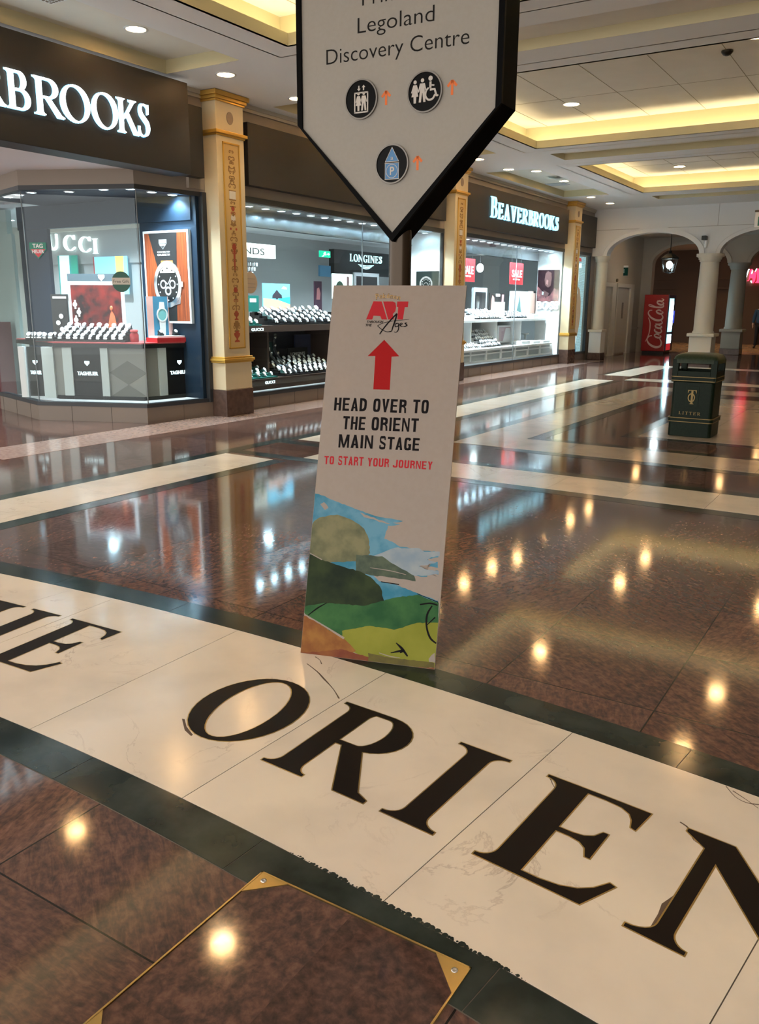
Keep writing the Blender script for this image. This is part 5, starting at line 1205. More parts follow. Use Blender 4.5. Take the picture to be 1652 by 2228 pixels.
# counter of the bay
BAYC = [(-8.30, 8.52)]+BAY[1:]
zc = 1.02
mb = MB(); bay_strip(mb, .30, .97, zc-.07, zc-.015, BAY=BAYC); cnt = thing('display_counter', 'curved dark display counter with red top in corner window', 'display counter', (-9.3, 7.9, 0))
mb.build('counter_edge', BLK, cnt); mb = MB(); bay_strip(mb, .31, .99, zc-.015, zc, BAY=BAYC); mb.build('red_top', mat('counter_red', (.42,.07,.07), .35), cnt)
mb = MB(); bay_strip(mb, .34, .94, .25, .30, BAY=BAYC); mb.build('counter_base', BLK, cnt)
GP = mat('counter_panel_grey', (.30,.29,.27), .4); GPD = mat('counter_panel_taupe', (.20,.19,.175), .4)
def bayF(i, d):
    """plane of bay face i, d behind the glass line, facing out"""
    a, b = Vector(BAY[i+1]), Vector(BAY[i]); e = (b-a).normalized(); nin = Vector((-e.y, e.x)); 
    f = Fr((a.x, a.y, 0), (e.x, e.y, 0), (0,0,1)); return Fr(f.p(0, 0, -d), f.x, f.y)
for i, cells in ((1, [(95,120,'post'),(45,60,'post'),(140,160,'post'),(160,222,'logo'),(222,238,'post'),(238,318,'grey'),(62,95,'logo'),(120,140,'greyp')]), (0, [(318,346,'greyp'),(346,362,'post'),(362,420,'logo'),(420,433,'post')])):
    f = bayF(i, .36)
    for l, r, kd in cells:
        ua, ub_ = f.px(l, 810)[0], f.px(r, 810)[0]; 
        if kd == 'post': MB().fbox(f, ua, ub_, .26, zc-.07, -.03, .02).build('counter_post', mat('post_white', (.66,.70,.70), .4), cnt)
        elif kd == 'logo':
            p = MB().fbox(f, ua, ub_, .28, zc-.07, -.02, 0).build('black_panel', BLK, cnt); uu = (ua+ub_)/2; ww = (ub_-ua)*.36
            m = MB(); text(m, f, 'TAGHEUER', uu-ww, uu+ww, .58, .045, 0, .004, .03); m.build('lettering', TXW, p)
            m = MB(); s = .035; m.prism([(uu-s,.74+s*.8),(uu+s,.74+s*.8),(uu+s,.74),(uu,.74-s),(uu-s,.74)], f, 0, .004); m.build('shield_emblem', TXW, p)
        else: MB().fbox(f, ua, ub_, .28, zc-.07, -.03, -.01).build('grey_panel', GP, cnt)
f = bayF(1, .36); ua, ub_ = f.px(238, 810)[0], f.px(318, 810)[0]; m = MB(); um = (ua+ub_)/2
for pz in ([(ua,.62),(um,.78),(ub_,.62),(um,.46)], [(ua,.30),(um,.46),(ub_,.30)]): m.prism(pz, f, -.01, -.006)
m.build('diamond_inlay', GPD, cnt)
# ---- watches
def make_watch(name, label, grp, cushion, body, dial, loc):
    a = MB(); x, y, z = loc
    a.box(x-.022, x+.024, y-.026, y+.026, z, z+.018, cushion)
    a.prism([(x-.026+0, z+.018), (x+.026, z+.010), (x+.026, z+.020), (x-.010, z+.052), (x-.026, z+.052)], Fr((0,y-.019,0),(1,0,0),(0,0,1)), -.038, 0, body)
    Fw = Fr((x+.002, y, z+.040), (0,1,0), (-.62,0,.78)); a.disc(Fw, .024, .0, .010, 14, m=body); a.disc(Fw, .020, .010, .0115, 14, m=dial)
    o = a.build(name, body); me = o.data; me.transform(Matrix.Translation((-x, -y, -z))); o.location = loc
    return tag(o, label, 'watch', grp)
def scatter(kind, spots, label, grp, rot=0, sc_=1.0):
    cs = {'silver': (BLK, SIL, DIAL), 'green': (GRN, SIL, DIAL), 'white': (WHT, SIL, DIAL), 'dark': (BLK, STRAP, DIAL)}[kind]
    p = make_watch('watch', label, grp, *cs, (0, 0, 0))
    first = True
    for (x, y, z) in spots:
        o = p if first else dup(p, (0,0,0)); first = False
        o.location = (x, y, z); o.rotation_euler = (0, 0, rot+random.uniform(-.25, .25)); k = sc_*random.uniform(.9, 1.15); o.scale = (k, k, k)
def tray(name, label, x0, x1, y0, y1, z, m, rise=.16, steps=4):
    t_ = thing(name, label, 'display tray', (x1, (y0+y1)/2, z)); a = MB()
    for i in range(steps):
        xa = x1-(x1-x0)*i/steps; xb = x1-(x1-x0)*(i+1)/steps; a.box(xb, xa, y0, y1, z, z+.02+rise*i/steps)
    a.build('stepped_tray', m, t_); return t_
def tray_spots(x0, x1, y0, y1, z, rise=.16, steps=4, n=10):
    out = []
    for i in range(steps):
        xc = x1-(x1-x0)*(i+.5)/steps
        for j in range(n): out.append((xc, y0+(y1-y0)*(j+.5)/n+random.uniform(-.008,.008), z+.021+rise*i/steps))
    return out
# watches of the bay: stepped tray along the middle face
f = bayF(1, .42); ang = math.atan2(f.z.y, f.z.x)
ua, ub_ = f.px(120, 720)[0], f.px(268, 720)[0]
tr = thing('display_tray', 'stepped dark tray of watches on red counter in corner window', 'display tray', f.p((ua+ub_)/2, zc, -.15)); a = MB()
for i in range(4): a.fbox(f, ua-.02, ub_+.02, zc+.002, zc+.025+.045*i, -.09*(i+1), -.09*i)
a.build('stepped_tray', BLK, tr)
sp = []
for i in range(4):
    for j in range(9): q = f.p(ua+(ub_-ua)*(j+.5)/9, zc+.026+.045*i, -.09*i-.045); sp.append((q.x, q.y, q.z))
scatter('silver', sp, 'silver watch with pale dial on stepped tray on the red counter of corner window', 'watches on the corner window counter', ang, 1.3)
f0 = bayF(1, .42); ua, ub_ = f0.px(52, 715)[0], f0.px(112, 715)[0]; sp = []
tr = thing('display_tray', 'low dark tray of watches at left end of the red counter', 'display tray', f0.p((ua+ub_)/2, zc, -.1)); MB().fbox(f0, ua-.02, ub_+.02, zc+.002, zc+.025, -.2, 0).build('flat_tray', BLK, tr)
for i in range(2):
    for j in range(5): q = f0.p(ua+(ub_-ua)*(j+.5)/5, zc+.026, -.1*i-.05); sp.append((q.x, q.y, q.z))
scatter('silver', sp, 'silver watch on the low tray at left end of the red counter', 'watches at left end of the corner counter', ang, 1.4)
# framed red picture with watches behind the tray
f = bayF(1, .86); u0, u1, v0, v1 = prect(f, 150, 612, 270, 704)
v0 = zc+.004
t = thing('framed_picture', 'silver framed dark red picture standing behind the watch tray in corner window', 'picture', f.p((u0+u1)/2, zc, 0))
MB().fbox(f, u0, u1, v0, v1, -.03, 0).build('frame', lit('frame_lit', (.65,.72,.78), .35), t); MB().fbox(f, u0+.04, u1-.04, v0+.04, v1-.05, 0, .004).build('print', noisy('print_dark_red', (.20,.014,.010), (.015,.004,.005), 7, .4, spec=.2), t)
MB().fbox(f, u0, u1, v1, v1+.10, -.03, -.005).build('header_panel', mat('header_slate', (.06,.09,.11), .4), t)
m = MB(); s = .045; um = (u0+u1)/2+.1; m.prism([(um-s,v1+.05+s*.8),(um+s,v1+.05+s*.8),(um+s,v1+.05),(um,v1+.05-s),(um-s,v1+.05)], f, 0, .006); m.build('shield_emblem', TXW, t)
m = MB(); m.prism([(um+.03,v0+.10),(um+.20,v0+.10),(um+.16,v0+.34),(um+.12,v0+.42),(um+.09,v0+.34)], f, .004, .006); m.ell(f.p(um+.12, v0+.44, .01), .03, .012, .035, 10); m.build('orange_figure', mat('figure_orange', (.62,.14,.05), .5), t)
for k in range(5): 
    q = f.p(u0+.10+.05*(k % 2), v0+.07+k*.105, .012); o = MB(); Gq = Fr(q, f.x, f.y); o.disc(Gq, .034, 0, .012, 16, m=SIL); o.disc(Gq, .026, .012, .014, 16, m=DIAL); o.fbox(Gq, -.014, .014, -.06, .06, -.006, .004, SIL)
    o = o.build('watch', SIL); tag(o, 'large silver watch fixed on left side of the framed red picture', 'watch', 'watches on the red picture')
# second narrow stand at the left
f = bayF(1, .90); u0, u1, _, v1 = prect(f, 112, 640, 146, 704)
t = thing('display_stand', 'dark narrow display stand left of the framed red picture', 'display stand', f.p((u0+u1)/2, zc, 0)); MB().fbox(f, u0, u1, zc+.001, v1, -.04, 0).build('stand_body', BLK, t); MB().fbox(f, u0+.03, u1, v1-.06, v1-.03, 0, .004).build('silver_bar', SIL, t)
for k in range(4): 
    q = f.p(u0+.10+.05*(k % 2), zc+.06+k*.09, .012); o = MB(); Gq = Fr(q, f.x, f.y); o.disc(Gq, .034, 0, .012, 16, m=SIL); o.disc(Gq, .026, .012, .014, 16, m=DIAL)
    tag(o.build('watch', SIL), 'silver watch head on the narrow dark stand in corner window', 'watch', 'watches on the narrow stand')
# watch card with tray
f = bayF(0, .55); u0, u1, _, v1 = prect(f, 320, 645, 379, 722)
f = Fr(f.p(0,0,0), f.x, f.y); v0 = zc+.06
t = thing('display_card', 'pale blue display card with white watch on tilted tray, right end of the red counter', 'display card', f.p((u0+u1)/2, zc, 0))
MB().fbox(f, u0, u1, v0, v1, -.02, 0).build('card', mat('card_blue', (.06,.22,.34), .4), t)
for s in (u0, u1-.10): MB().fbox(f, s, s+.10, v0, v1, 0, .002).build('pink_edge', mat('card_pink', (.70,.42,.38), .5), t)
um = (u0+u1)/2+.02; vm = (v0+v1)/2+.03
m = MB(); m.ring(f, .07, .088, .002, .010, 28, um, vm, sy=1.1); m.prism([(um-.045,vm+.08),(um+.045,vm+.08),(um+.035,vm+.17),(um-.035,vm+.17)], f, .002, .008); m.prism([(um-.05,vm-.08),(um+.05,vm-.08),(um+.04,v0+.0),(um-.04,v0+.0)], f, .002, .008); m.build('printed_strap', WHT, t)
MB().disc(f, .07, .002, .006, 24, um, vm, sy=1.1).build('printed_dial', mat('dial_teal', (.20,.5,.5), .3), t)
MB().fbox(f, u0-.02, u1+.10, zc+.001, zc+.06, -.02, .24).build('tray_base', REDF, t); MB().fbox(f, u0, u1+.08, zc+.06, zc+.085, .01, .22).build('white_pad', WHT, t)
for k in (0.12, .36): 
    q = f.p(u0+k, zc+.087, .12); o = make_watch('watch', 'dark strapped watch lying on the white pad of the display card', 'watches on the white pad', BLK, STRAP, DIAL, tuple(q)); o.rotation_euler = (0,0,math.atan2(f.z.y, f.z.x)); o.scale = (1.3,1.3,1.3)
q = bayF(0, .62).px(292, 728); p = bayF(0, .62).p(q[0], zc, 0)
t = thing('jar', 'dark red glass jar on the counter between watch tray and display card', 'jar', (p.x, p.y, zc)); MB().lathe([(.055,.001),(.06,.03),(.06,.10),(.045,.125),(.05,.14)], (p.x,p.y,zc), 20).build('jar_body', mat('jar_red', (.28,.02,.025), .2), t); MB().lathe([(.052,.14),(.052,.165),(.02,.17)], (p.x,p.y,zc), 20).build('lid', mat('lid_red', (.4,.05,.05), .3), t)
# glass shelf with busts, behind the counter front
f = bayF(1, .62); u0, u1 = f.px(85, 775)[0], f.px(310, 775)[0]; t = thing('glass_shelf', 'clear glass shelf carrying small necklace busts below the counter top', 'shelf', f.p((u0+u1)/2, .62, 0)); MB().fbox(f, u0, u1, .61, .622, -.2, .0).build('shelf_panel', mat('shelf_glass', (.35,.5,.5), .1, alpha=None), t)
# deep interior seen through the bay: marble fascia with letters, posters
F11 = frontF(11.5); u0, u1, v0, v1 = -15.4, -12.2, 2.28, 2.86
struct(MB().box(-15.9, -11.6, 11.5, 11.7, 2.28, 2.9).box(-15.9, -11.6, 11.55, 11.7, 0, 2.28, SHW).box(-15.9, -11.6, 11.4, 11.7, 2.9, 3.05, SHC), 'wall_boutique', marble('boutique_marble', (.34,.30,.28), (.16,.11,.10), .3, 2.5, .04, .8))
t = thing('boutique_sign', 'glowing white raised capitals on marble fascia deep inside the first shop', 'shop sign', (-14.4, 11.5, 2.6))
sp = []
for ch, l, r in (('G', 62, 98), ('U', 113, 129), ('C', 144, 169), ('C', 177, 203), ('I', 208, 217)):
    y = 510+(l-113)*.10; a = F11.px(l, y+33); b = F11.px(r, y+33); c_ = F11.px(l, y)
    m = MB(); 
    if ch == 'U':
        k = (b[0]-a[0]); 
        for q in cal([(0,1,.2),(0,.45,.24),(.12,.12,.22),(.5,.0,.16),(.88,.12,.14),(1,.45,.12),(1,1,.12)], 5): m.prism([(a[0]+x*k, a[1]+yy_*(c_[1]-a[1])) for x, yy_ in q], F11, .02, .07)
    else:
        g, wd = glyph(ch); k = (b[0]-a[0])/wd
        for q in g: m.prism([(a[0]+x*k, a[1]+yy_*(c_[1]-a[1])) for x, yy_ in q], F11, .02, .07)
    m.build('letter', lit('boutique_glow', (.85,1,.97), 1.1), t)
def panel_px(name, label, cat, F, l, tp, r, b, m, grp=None, d=.02, parts=()):
    u0, u1, v0, v1 = prect(F, l, tp, r, b); t_ = thing(name, label, cat, F.p((u0+u1)/2, v0, 0), grp)
    MB().fbox(F, u0, u1, v0, v1, 0, d).build('panel', m, t_)
    for k, (nm, mm, rel) in enumerate(parts):
        a = MB(); a.prism([(u0+x*(u1-u0), v0+y*(v1-v0)) for x, y in rel], F, d, d+.002+.0006*k); a.build(nm, mm, t_)
    return t_, (u0, u1, v0, v1)
FI = frontF(11.44)
panel_px('lit_poster', 'glowing teal watch bracelet poster under the marble fascia, left one', 'poster', FI, 130, 556, 172, 640, lit('poster_teal', (.02,.20,.18), .5), parts=[('printed_bracelet', lit('bracelet_glow', (.45,.8,.85), .9), [(.05,0),(.55,0),(.60,1),(.10,1)]), ('green_area', lit('poster_green', (.0,.22,.15), .4), [(.66,0),(1,0),(1,1),(.7,1)])])
panel_px('lit_poster', 'glowing pale blue watch poster with yellow strip under the marble fascia, right one', 'poster', FI, 207, 558, 280, 640, lit('poster_skyblue', (.20,.50,.66), .8), parts=[('yellow_area', lit('poster_yellow', (.75,.65,.12), .9), [(.68,.15),(.88,.15),(.9,1),(.66,1)]), ('printed_watch', lit('printed_watch_glow', (.65,.9,.95), 1.0), [(.05,.0),(.35,.0),(.45,.25),(.35,.5),(.05,.5)]), ('red_edge', REDF, [(0,0),(.03,0),(.03,1),(0,1)])])
# left entrance side
FE = frontF(9.8)
panel_px('wall_poster', 'tan poster with small lettering at the far left edge of the shop', 'poster', FE, 3, 592, 24, 666, mat('poster_tan', (.60,.42,.30), .5), parts=[('print', mat('print_dark', (.15,.08,.06), .5), [(.6,.40),(.95,.40),(.95,.46),(.6,.46)])])
panel_px('cabinet', 'dark red-brown shop cabinet at the left edge behind the corner window', 'cabinet', frontF(8.7), -20, 700, 32, 890, mat('cabinet_red', (.10,.03,.03), .3), d=.3)
struct(MB().box(-13.4, -12.9, 8.95, 9.05, 0, 3.0).box(ony(24,600,8.75).x, ony(34,600,8.75).x, 8.74, 8.80, .1, 2.6, mat('jamb_pale', (.40,.52,.50), .4)), 'wall_entry', mat('entry_wall', (.12,.06,.07), .5))
# ---- second window contents
XF = -8.72; zu = onx(600, 708, XF).z; XL = -8.50; zl = onx(600, 822, XL).z
t = thing('display_unit', 'two-tier dark brown watch display unit in second shop window', 'display unit', (-8.9, 12.4, 0))
MB().box(-9.35, XF, 9.4, 15.4, zu-.10, zu).build('upper_deck', BRN, t); MB().box(-9.35, XL, 9.4, 15.4, .24, zl).build('lower_deck', BRN, t)
MB().box(-9.40, -9.35, 9.4, 15.4, .24, zu).build('back_panel', mat('unit_back', (.04,.045,.06), .4), t)
for y in (10.55, 12.3, 14.0): MB().box(-9.35, XF-.05, y, y+.04, zl, zu-.1).build('divider', BRN, t)
FX = wallF(XF); FL_ = wallF(XL)
for l, r, yb, F_, nm, m_ in ((547,573,718,FX,'GUCCI',TXW), (577,598,831,FL_,'GUCCI',TXW)):
    a = F_.px(l, yb); b = F_.px(r, yb); m = MB(); serif(m, F_, nm, a[0], b[0], zu-.075 if F_ is FX else zl-.08, .045, .001, .006, gap=.4) if nm != 'GUCCI' else text(m, F_, nm, a[0], b[0], zu-.075 if F_ is FX else zl-.08, .04, .001, .006, .02); m.build('lettering', m_, t)
ysplit = onx(612, 700, XF).y
zt = zu+.001
tray('display_tray', 'green stepped tray of watches on upper deck beside nearest pilaster', -9.2, XF-.03, 9.5, ysplit-.45, zt, GRN); scatter('green', tray_spots(-9.2, XF-.03, 9.5, ysplit-.45, zt, n=6), 'silver watch on green upper tray beside the nearest pilaster', 'watches on the upper green tray', 0, 1.3)
tray('display_tray', 'long black stepped tray of watches on upper deck of second window', -9.25, XF-.03, ysplit-.15, 15.2, zt, BLK, .22, 5); scatter('silver', [p for p in tray_spots(-9.25, XF-.03, ysplit-.15, 15.2, zt, .22, 5, 22) if p[1] < 12.6], 'silver watch with white dial on the long black upper tray', 'watches on the upper black tray', 0, 1.55)
zt = zl+.001
tray('display_tray', 'green stepped tray of watches on lower deck beside nearest pilaster', -9.1, XL-.03, 9.5, 10.5, zt, GRN); scatter('green', tray_spots(-9.1, XL-.03, 9.5, 10.5, zt, n=6), 'silver watch on green lower tray beside the nearest pilaster', 'watches on the lower green tray', 0, 1.3)
tray('display_tray', 'black stepped tray of watches on lower deck of second window', -9.1, XL-.03, 10.65, 12.2, zt, BLK, .20, 5); scatter('silver', tray_spots(-9.1, XL-.03, 10.65, 12.2, zt, .20, 5, 11), 'silver watch with white dial on the black lower tray', 'watches on the lower black tray', 0, 1.5)
FX9 = wallF(-9.12)
SILc = SIL
panel_px('display_picture', 'bright beach picture with dark emblem standing in second window', 'picture', wallF(-9.28), 571, 617, 629, 672, lit('beach_sky', (.12,.52,.72), .9), d=.02, parts=[('sand', lit('beach_sand', (.62,.32,.20), .7), [(0,0),(1,0),(1,.18),(.55,.35),(0,.42)]), ('sea', lit('beach_sea', (.03,.30,.52), .8), [(.55,.35),(1,.18),(1,.48),(.6,.42)]), ('dark_emblem', mat('emblem_dark', (.05,.04,.05), .4), [(.32,.42),(.45,.42),(.5,.36),(.55,.42),(.70,.42),(.68,.55),(.60,.62),(.50,.76),(.40,.62),(.34,.55)]), ('small_cloud', lit('beach_cloud', (.8,.85,.85), .8), [(.68,.80),(.88,.78),(.86,.86),(.76,.90)])])
panel_px('display_plinth', 'green display block with white label and silver studs beside the cream round sticker', 'display block', wallF(-9.2), 530, 643, 553, 678, GRN, d=.1, parts=[('white_label', WHT, [(.15,.58),(.75,.58),(.75,.82),(.15,.82)])])
t, q = panel_px('display_box', 'dark green box with white label on lower deck, left one', 'display block', wallF(-9.28), 533, 748, 551, 790, mat('box_teal', (.01,.07,.07), .4), d=.08, parts=[('white_label', WHT, [(.1,.52),(.6,.52),(.6,.75),(.1,.75)])])
panel_px('display_box', 'dark green box with white label on lower deck, right one', 'display block', wallF(-9.28), 562, 744, 586, 790, MATS['box_teal'], d=.08, parts=[('white_label', WHT, [(.25,.55),(.75,.55),(.75,.75),(.25,.75)])])
t, q = panel_px('name_card', 'black card with small silver lettering above the lower watch tray', 'card', wallF(-9.14), 625, 756, 668, 790, BLK, d=.015); m = MB(); text(m, wallF(-9.14), 'LONGINES', q[0]+.08, q[1]-.08, q[3]-.13, .05, .016, .019, .01); m.build('lettering', mat('lettering_silver', (.5,.5,.5), .3), t)
for k, (xa, xb) in enumerate(((583, 613), (599, 627))):
    t = thing('curved_stand', ('left' if k == 0 else 'right')+' curved silver watch stand arching down in front of the green boxes', 'display stand', (-8.9, 10.6, zl)); a = onx(xa, 726, -9.2); b = onx(xb, 796, -8.72); P = [(a.x+(b.x-a.x)*s**2.2, a.y+(b.y-a.y)*s, a.z+(b.z-a.z)*s**.9) for s in [i/8 for i in range(9)]]
    m = MB()
    for i in range(8):
        p, q = P[i], P[i+1]; m.add([(p[0],p[1]-.03,p[2]),(p[0],p[1]+.03,p[2]),(q[0],q[1]+.03,q[2]),(q[0],q[1]-.03,q[2]),(p[0]-.01,p[1]-.03,p[2]-.01),(p[0]-.01,p[1]+.03,p[2]-.01),(q[0]-.01,q[1]+.03,q[2]-.01),(q[0]-.01,q[1]-.03,q[2]-.01)], [(0,1,2,3),(7,6,5,4),(0,3,7,4),(1,5,6,2)])
    m.build('curved_strip', mat('stand_steel', (.35,.40,.44), .25, metal=.8), t)
    for s in (1, 3, 5): 
        p = P[s]; MB().ell((p[0]+.02, p[1], p[2]+.02), .02, .03, .03, 10).build('mounted_watch', SIL, t)
t, q = panel_px('curved_backdrop', 'dark violet curved backdrop above the lower black tray', 'backdrop', wallF(-9.25), 640, 727, 700, 772, mat('backdrop_violet', (.05,.055,.10), .4), d=.03)
# stickers on the second window glass
FG = wallF(WX+.002); u, v = FG.px(544.5, 615); t = thing('round_sticker', 'round cream sticker with faint lettering on second window beside nearest pilaster', 'sticker', FG.p(u, v, 0)); MB().disc(FG, .155, 0, .002, 32, u, v, sy=.98).build('disc', mat('sticker_cream', (.52,.40,.30), .6), t)
m = MB()
for k, z in enumerate((-.07, -.02, .05)): m.fbox(FG, u-.11, u+.11, v+z, v+z+.006, .002, .003)
m.build('lettering', mat('sticker_grey_text', (.30,.27,.24), .6), t)
# back of the shop seen through second window
t, q = panel_px('lit_sign', 'white lit sign box with grey letters beside nearest pilaster, inside second shop', 'shop sign', wallF(-11.6), 500, 530, 590, 560, lit('sign_box_white', (.88,1,.94), 1.5), d=.12); m = MB(); text(m, wallF(-11.48), 'DIAMONDS', wallF(-11.48).px(448, 553)[0], wallF(-11.48).px(575, 553)[0], wallF(-11.48).px(560, 554)[1], .125, 0, .01, -.005); m.build('lettering', mat('sign_grey_text', (.16,.17,.17), .5), t)
c = onx(533, 568, -11.2); t = thing('chandelier', 'tiered crystal chandelier hanging below the white lit sign box', 'chandelier', (c.x, c.y, c.z)); m = MB(); CRY = lit('crystal', (.7,.8,.82), .7)
for k in range(5):
    rr = .24-.045*k; zz = c.z-.02-.085*k; MB().lathe([(rr, 0), (rr, -.012)], (c.x, c.y, zz), 20).build('tier_ring', STEEL, t)
    b = MB()
    for j in range(16): a = 2*PI*j/16; b.cyl((c.x+rr*math.cos(a), c.y+rr*math.sin(a), zz-.012), (c.x+rr*math.cos(a), c.y+rr*math.sin(a), zz-.075), .009, .004, 5)
    b.build('crystal_drops', CRY, t)
MB().cyl((c.x, c.y, c.z), (c.x, c.y, 3.02), .01).build('rod', STEEL, t)
FXb = wallF(-12.0)
t, q = panel_px('exit_sign', 'glowing green running-man exit sign inside the second shop', 'exit sign', wallF(-11.4), 694, 546, 716, 560, lit('exit_green', (.0,.55,.30), .8), d=.04, parts=[('running_figure', lit('exit_white_lit', (.8,1,.9), 1.2), [(.12,.15),(.25,.2),(.35,.45),(.3,.6),(.45,.85),(.55,.8),(.5,.55),(.6,.35),(.5,.3),(.42,.4),(.35,.15),(.2,.08)]), ('arrow', lit('exit_white_lit', (.8,1,.9), 1.2), [(.62,.45),(.78,.45),(.78,.32),(.95,.52),(.78,.72),(.78,.58),(.62,.58)])])
panel_px('tv_screen', 'small dark blue wall screen below the green exit sign', 'screen', wallF(-11.8), 693, 578, 716, 602, lit('screen_blue', (.02,.06,.10), .8), d=.05)
t, q = panel_px('brand_fascia', 'black interior fascia with glowing winged lettering, left of sign pole', 'shop sign', wallF(-11.9), 716, 548, 842, 600, BLK, d=.15); Fb = wallF(-11.75); a, b = Fb.px(761, 571), Fb.px(830, 571); m = MB(); serif(m, Fb, 'LONGINES', a[0], b[0], Fb.px(795, 571)[1], .17, .0, .01, gap=.12); m.build('lettering', lit('fascia_glow', (.55,.85,.88), 1.2), t)
um = (a[0]+b[0])/2; vb_ = Fb.px(795, 575)[1]; m = MB()
for sg in (-1, 1):
    for k in range(3): m.prism([(um, vb_-.03-.035*k),(um+sg*(.36-.08*k), vb_-.01-.035*k),(um+sg*(.30-.08*k), vb_-.035-.035*k),(um, vb_-.05-.035*k)], Fb, 0, .01)
m.build('winged_emblem', MATS['fascia_glow'], t)
panel_px('lit_niche', 'white lit niche with dark green dome behind the display board top', 'niche', wallF(-11.2), 722, 596, 764, 650, lit('niche_white', (.8,1,.95), 1.4), d=.04, parts=[('green_dome', mat('dome_green', (.02,.06,.03), .6), [(.12,.35),(.55,.35),(.55,.5),(.45,.66),(.33,.72),(.22,.66),(.12,.5)]), ('pillar', STEEL, [(.70,.3),(.82,.3),(.82,.9),(.70,.9)])])
panel_px('wall_frame', 'grey framed dark panel right of the lit niche', 'frame', wallF(-11.2), 768, 594, 822, 660, mat('frame_grey', (.25,.26,.27), .4), d=.04, parts=[('dark_centre', BLK, [(.08,.0),(.92,.0),(.92,.88),(.08,.88)])])
t, q = panel_px('person_poster', 'dark violet poster with a face at left edge of display board', 'poster', wallF(-10.4), 683, 612, 698, 700, mat('poster_violet', (.06,.02,.045), .4), d=.03, parts=[('printed_face', mat('poster_face', (.5,.2,.2), .5), [(.2,.55),(.7,.55),(.8,.7),(.6,.85),(.3,.82)])])
# end wall of second window
F155 = frontF(15.44); struct(MB().box(-9.0, -8.32, 15.44, 15.50, .24, 2.93).box(-9.0, -8.32, 22.34, 22.40, .24, 2.93), 'wall_window_end', WHT)
t, q = panel_px('watch_poster', 'dark poster of a chronograph dial between sign pole and half-hidden pilaster', 'poster', F155, 906, 590, 955, 660, mat('poster_black_green', (.012,.02,.018), .4), d=.01)
u, v = F155.px(928, 618); m = MB(); m.ring(F155, .115, .15, .012, .018, 30, u, v); m.ring(F155, .05, .06, .012, .018, 24, u, v-.03); [m.disc(F155, .012, .012, .018, 8, u+.09*math.cos(PI*k/6), v+.09*math.sin(PI*k/6)) for k in range(12)]; m.build('printed_dial', SIL, t)
m = MB(); a = F155.px(914, 565); b = F155.px(934, 563); text(m, F155, 'Super', a[0], b[0], a[1], .03, 0, .003); o = thing('wall_lettering', 'small grey lettering on white end wall of second window', 'lettering', F155.p(a[0], a[1])); m.build('lettering', mat('lettering_grey', (.4,.45,.45), .5), o)
# ---- third window contents
XU = -8.66; XD = -8.46; zu3 = 1.20; zl3 = .56
t = thing('display_unit', 'bright white two-tier display unit in third shop window', 'display unit', (-8.9, 19.2, 0))
MB().box(-9.4, XU, 16.15, 22.3, zu3-.05, zu3).build('upper_deck', WHT, t); MB().box(-9.4, XD, 16.15, 22.3, zl3-.05, zl3).build('lower_deck', WHT, t); MB().box(-9.4, XD-.06, 16.15, 22.3, .24, zl3-.05).build('kick_panel', mat('kick_grey', (.42,.45,.46), .4), t); MB().box(-9.44, -9.40, 16.15, 22.3, .24, zu3).build('back_panel', mat('back_pale', (.35,.42,.46), .4), t)
for i in range(6):
    y = 17.3+i*.84; MB().box(XD-.06, XD-.02, y, y+.05, .26, zl3-.05).build('kick_post', WHT, t)
MB().box(XD-.06, XD-.02, 16.15, 22.3, .25, .29).build('kick_rail', WHT, t); MB().box(XD-.06, XD-.03, 16.15, 22.3, .42, .45).build('kick_rail', WHT, t)
for y in (17.7, 19.1, 20.6): MB().box(-9.4, XU-.03, y, y+.05, zl3, zu3-.05).build('divider', WHT, t)
t, q = panel_px('portrait_photo', 'dark portrait photo with pale lettering on white end wall of third window', 'poster', frontF(22.32), 1170, 587, 1217, 656, noisy('photo_dark', (.008,.004,.006), (.018,.008,.010), 8, .5, spec=.1), d=.01, parts=[('coat', noisy('photo_coat', (.16,.055,.055), (.04,.015,.02), 9, .5), [(0,0),(1,0),(1,.35),(.78,.42),(.62,.2),(.40,.12),(.2,.35),(0,.5)]), ('printed_face', mat('photo_face', (.055,.024,.022), .5), [(.36,.52),(.50,.44),(.62,.50),(.66,.72),(.62,.90),(.46,.96),(.36,.88),(.32,.70)]), ('cheek_light', mat('photo_light', (.16,.08,.075), .5), [(.40,.56),(.48,.52),(.50,.66),(.42,.70)]), ('printed_hand', mat('photo_hand', (.05,.02,.02), .5), [(.20,.18),(.50,.14),(.56,.26),(.30,.36)]), ('printed_watch', SIL, [(.22,.22),(.30,.20),(.32,.30),(.24,.32)])])
Fe = frontF(22.30); a, b = Fe.px(1168, 672), Fe.px(1216, 672); m = MB(); text(m, Fe, 'BOSS', a[0], b[0], a[1], .19, 0, .03, .05); o = thing('brand_letters', 'white block letters standing below the dark portrait photo', 'lettering', Fe.p(a[0], a[1])); m.build('letters', mat('brand_letter_grey', (.45,.47,.48), .4), o)
for i, (l, tp, r, b) in enumerate(((1003, 562, 1033, 613), (1109, 572, 1138, 619))):
    t, q = panel_px('sale_card', ('red hanging card with white lettering beside the half-hidden pilaster', 'red hanging card with white lettering in the middle of third window')[i], 'card', wallF(-8.62), l, tp, r, b, lit('card_red', (.65,.03,.04), .35), d=.01); Fq = wallF(-8.61); m = MB(); text(m, Fq, 'SALE', q[0]+.12, q[1]-.08, (q[2]+q[3])/2-.08, .16, 0, .004, .03); text(m, Fq, 'NOW ON', q[0]+.2, q[1]-.2, q[2]+.10, .04, 0, .004, .01); m.build('lettering', WHT, t)
    for s in (.15, .85): MB().box(-8.625, -8.62, q[0]+(q[1]-q[0])*s-.003, q[0]+(q[1]-q[0])*s+.003, q[3], 2.93).build('wire', STEEL, t)
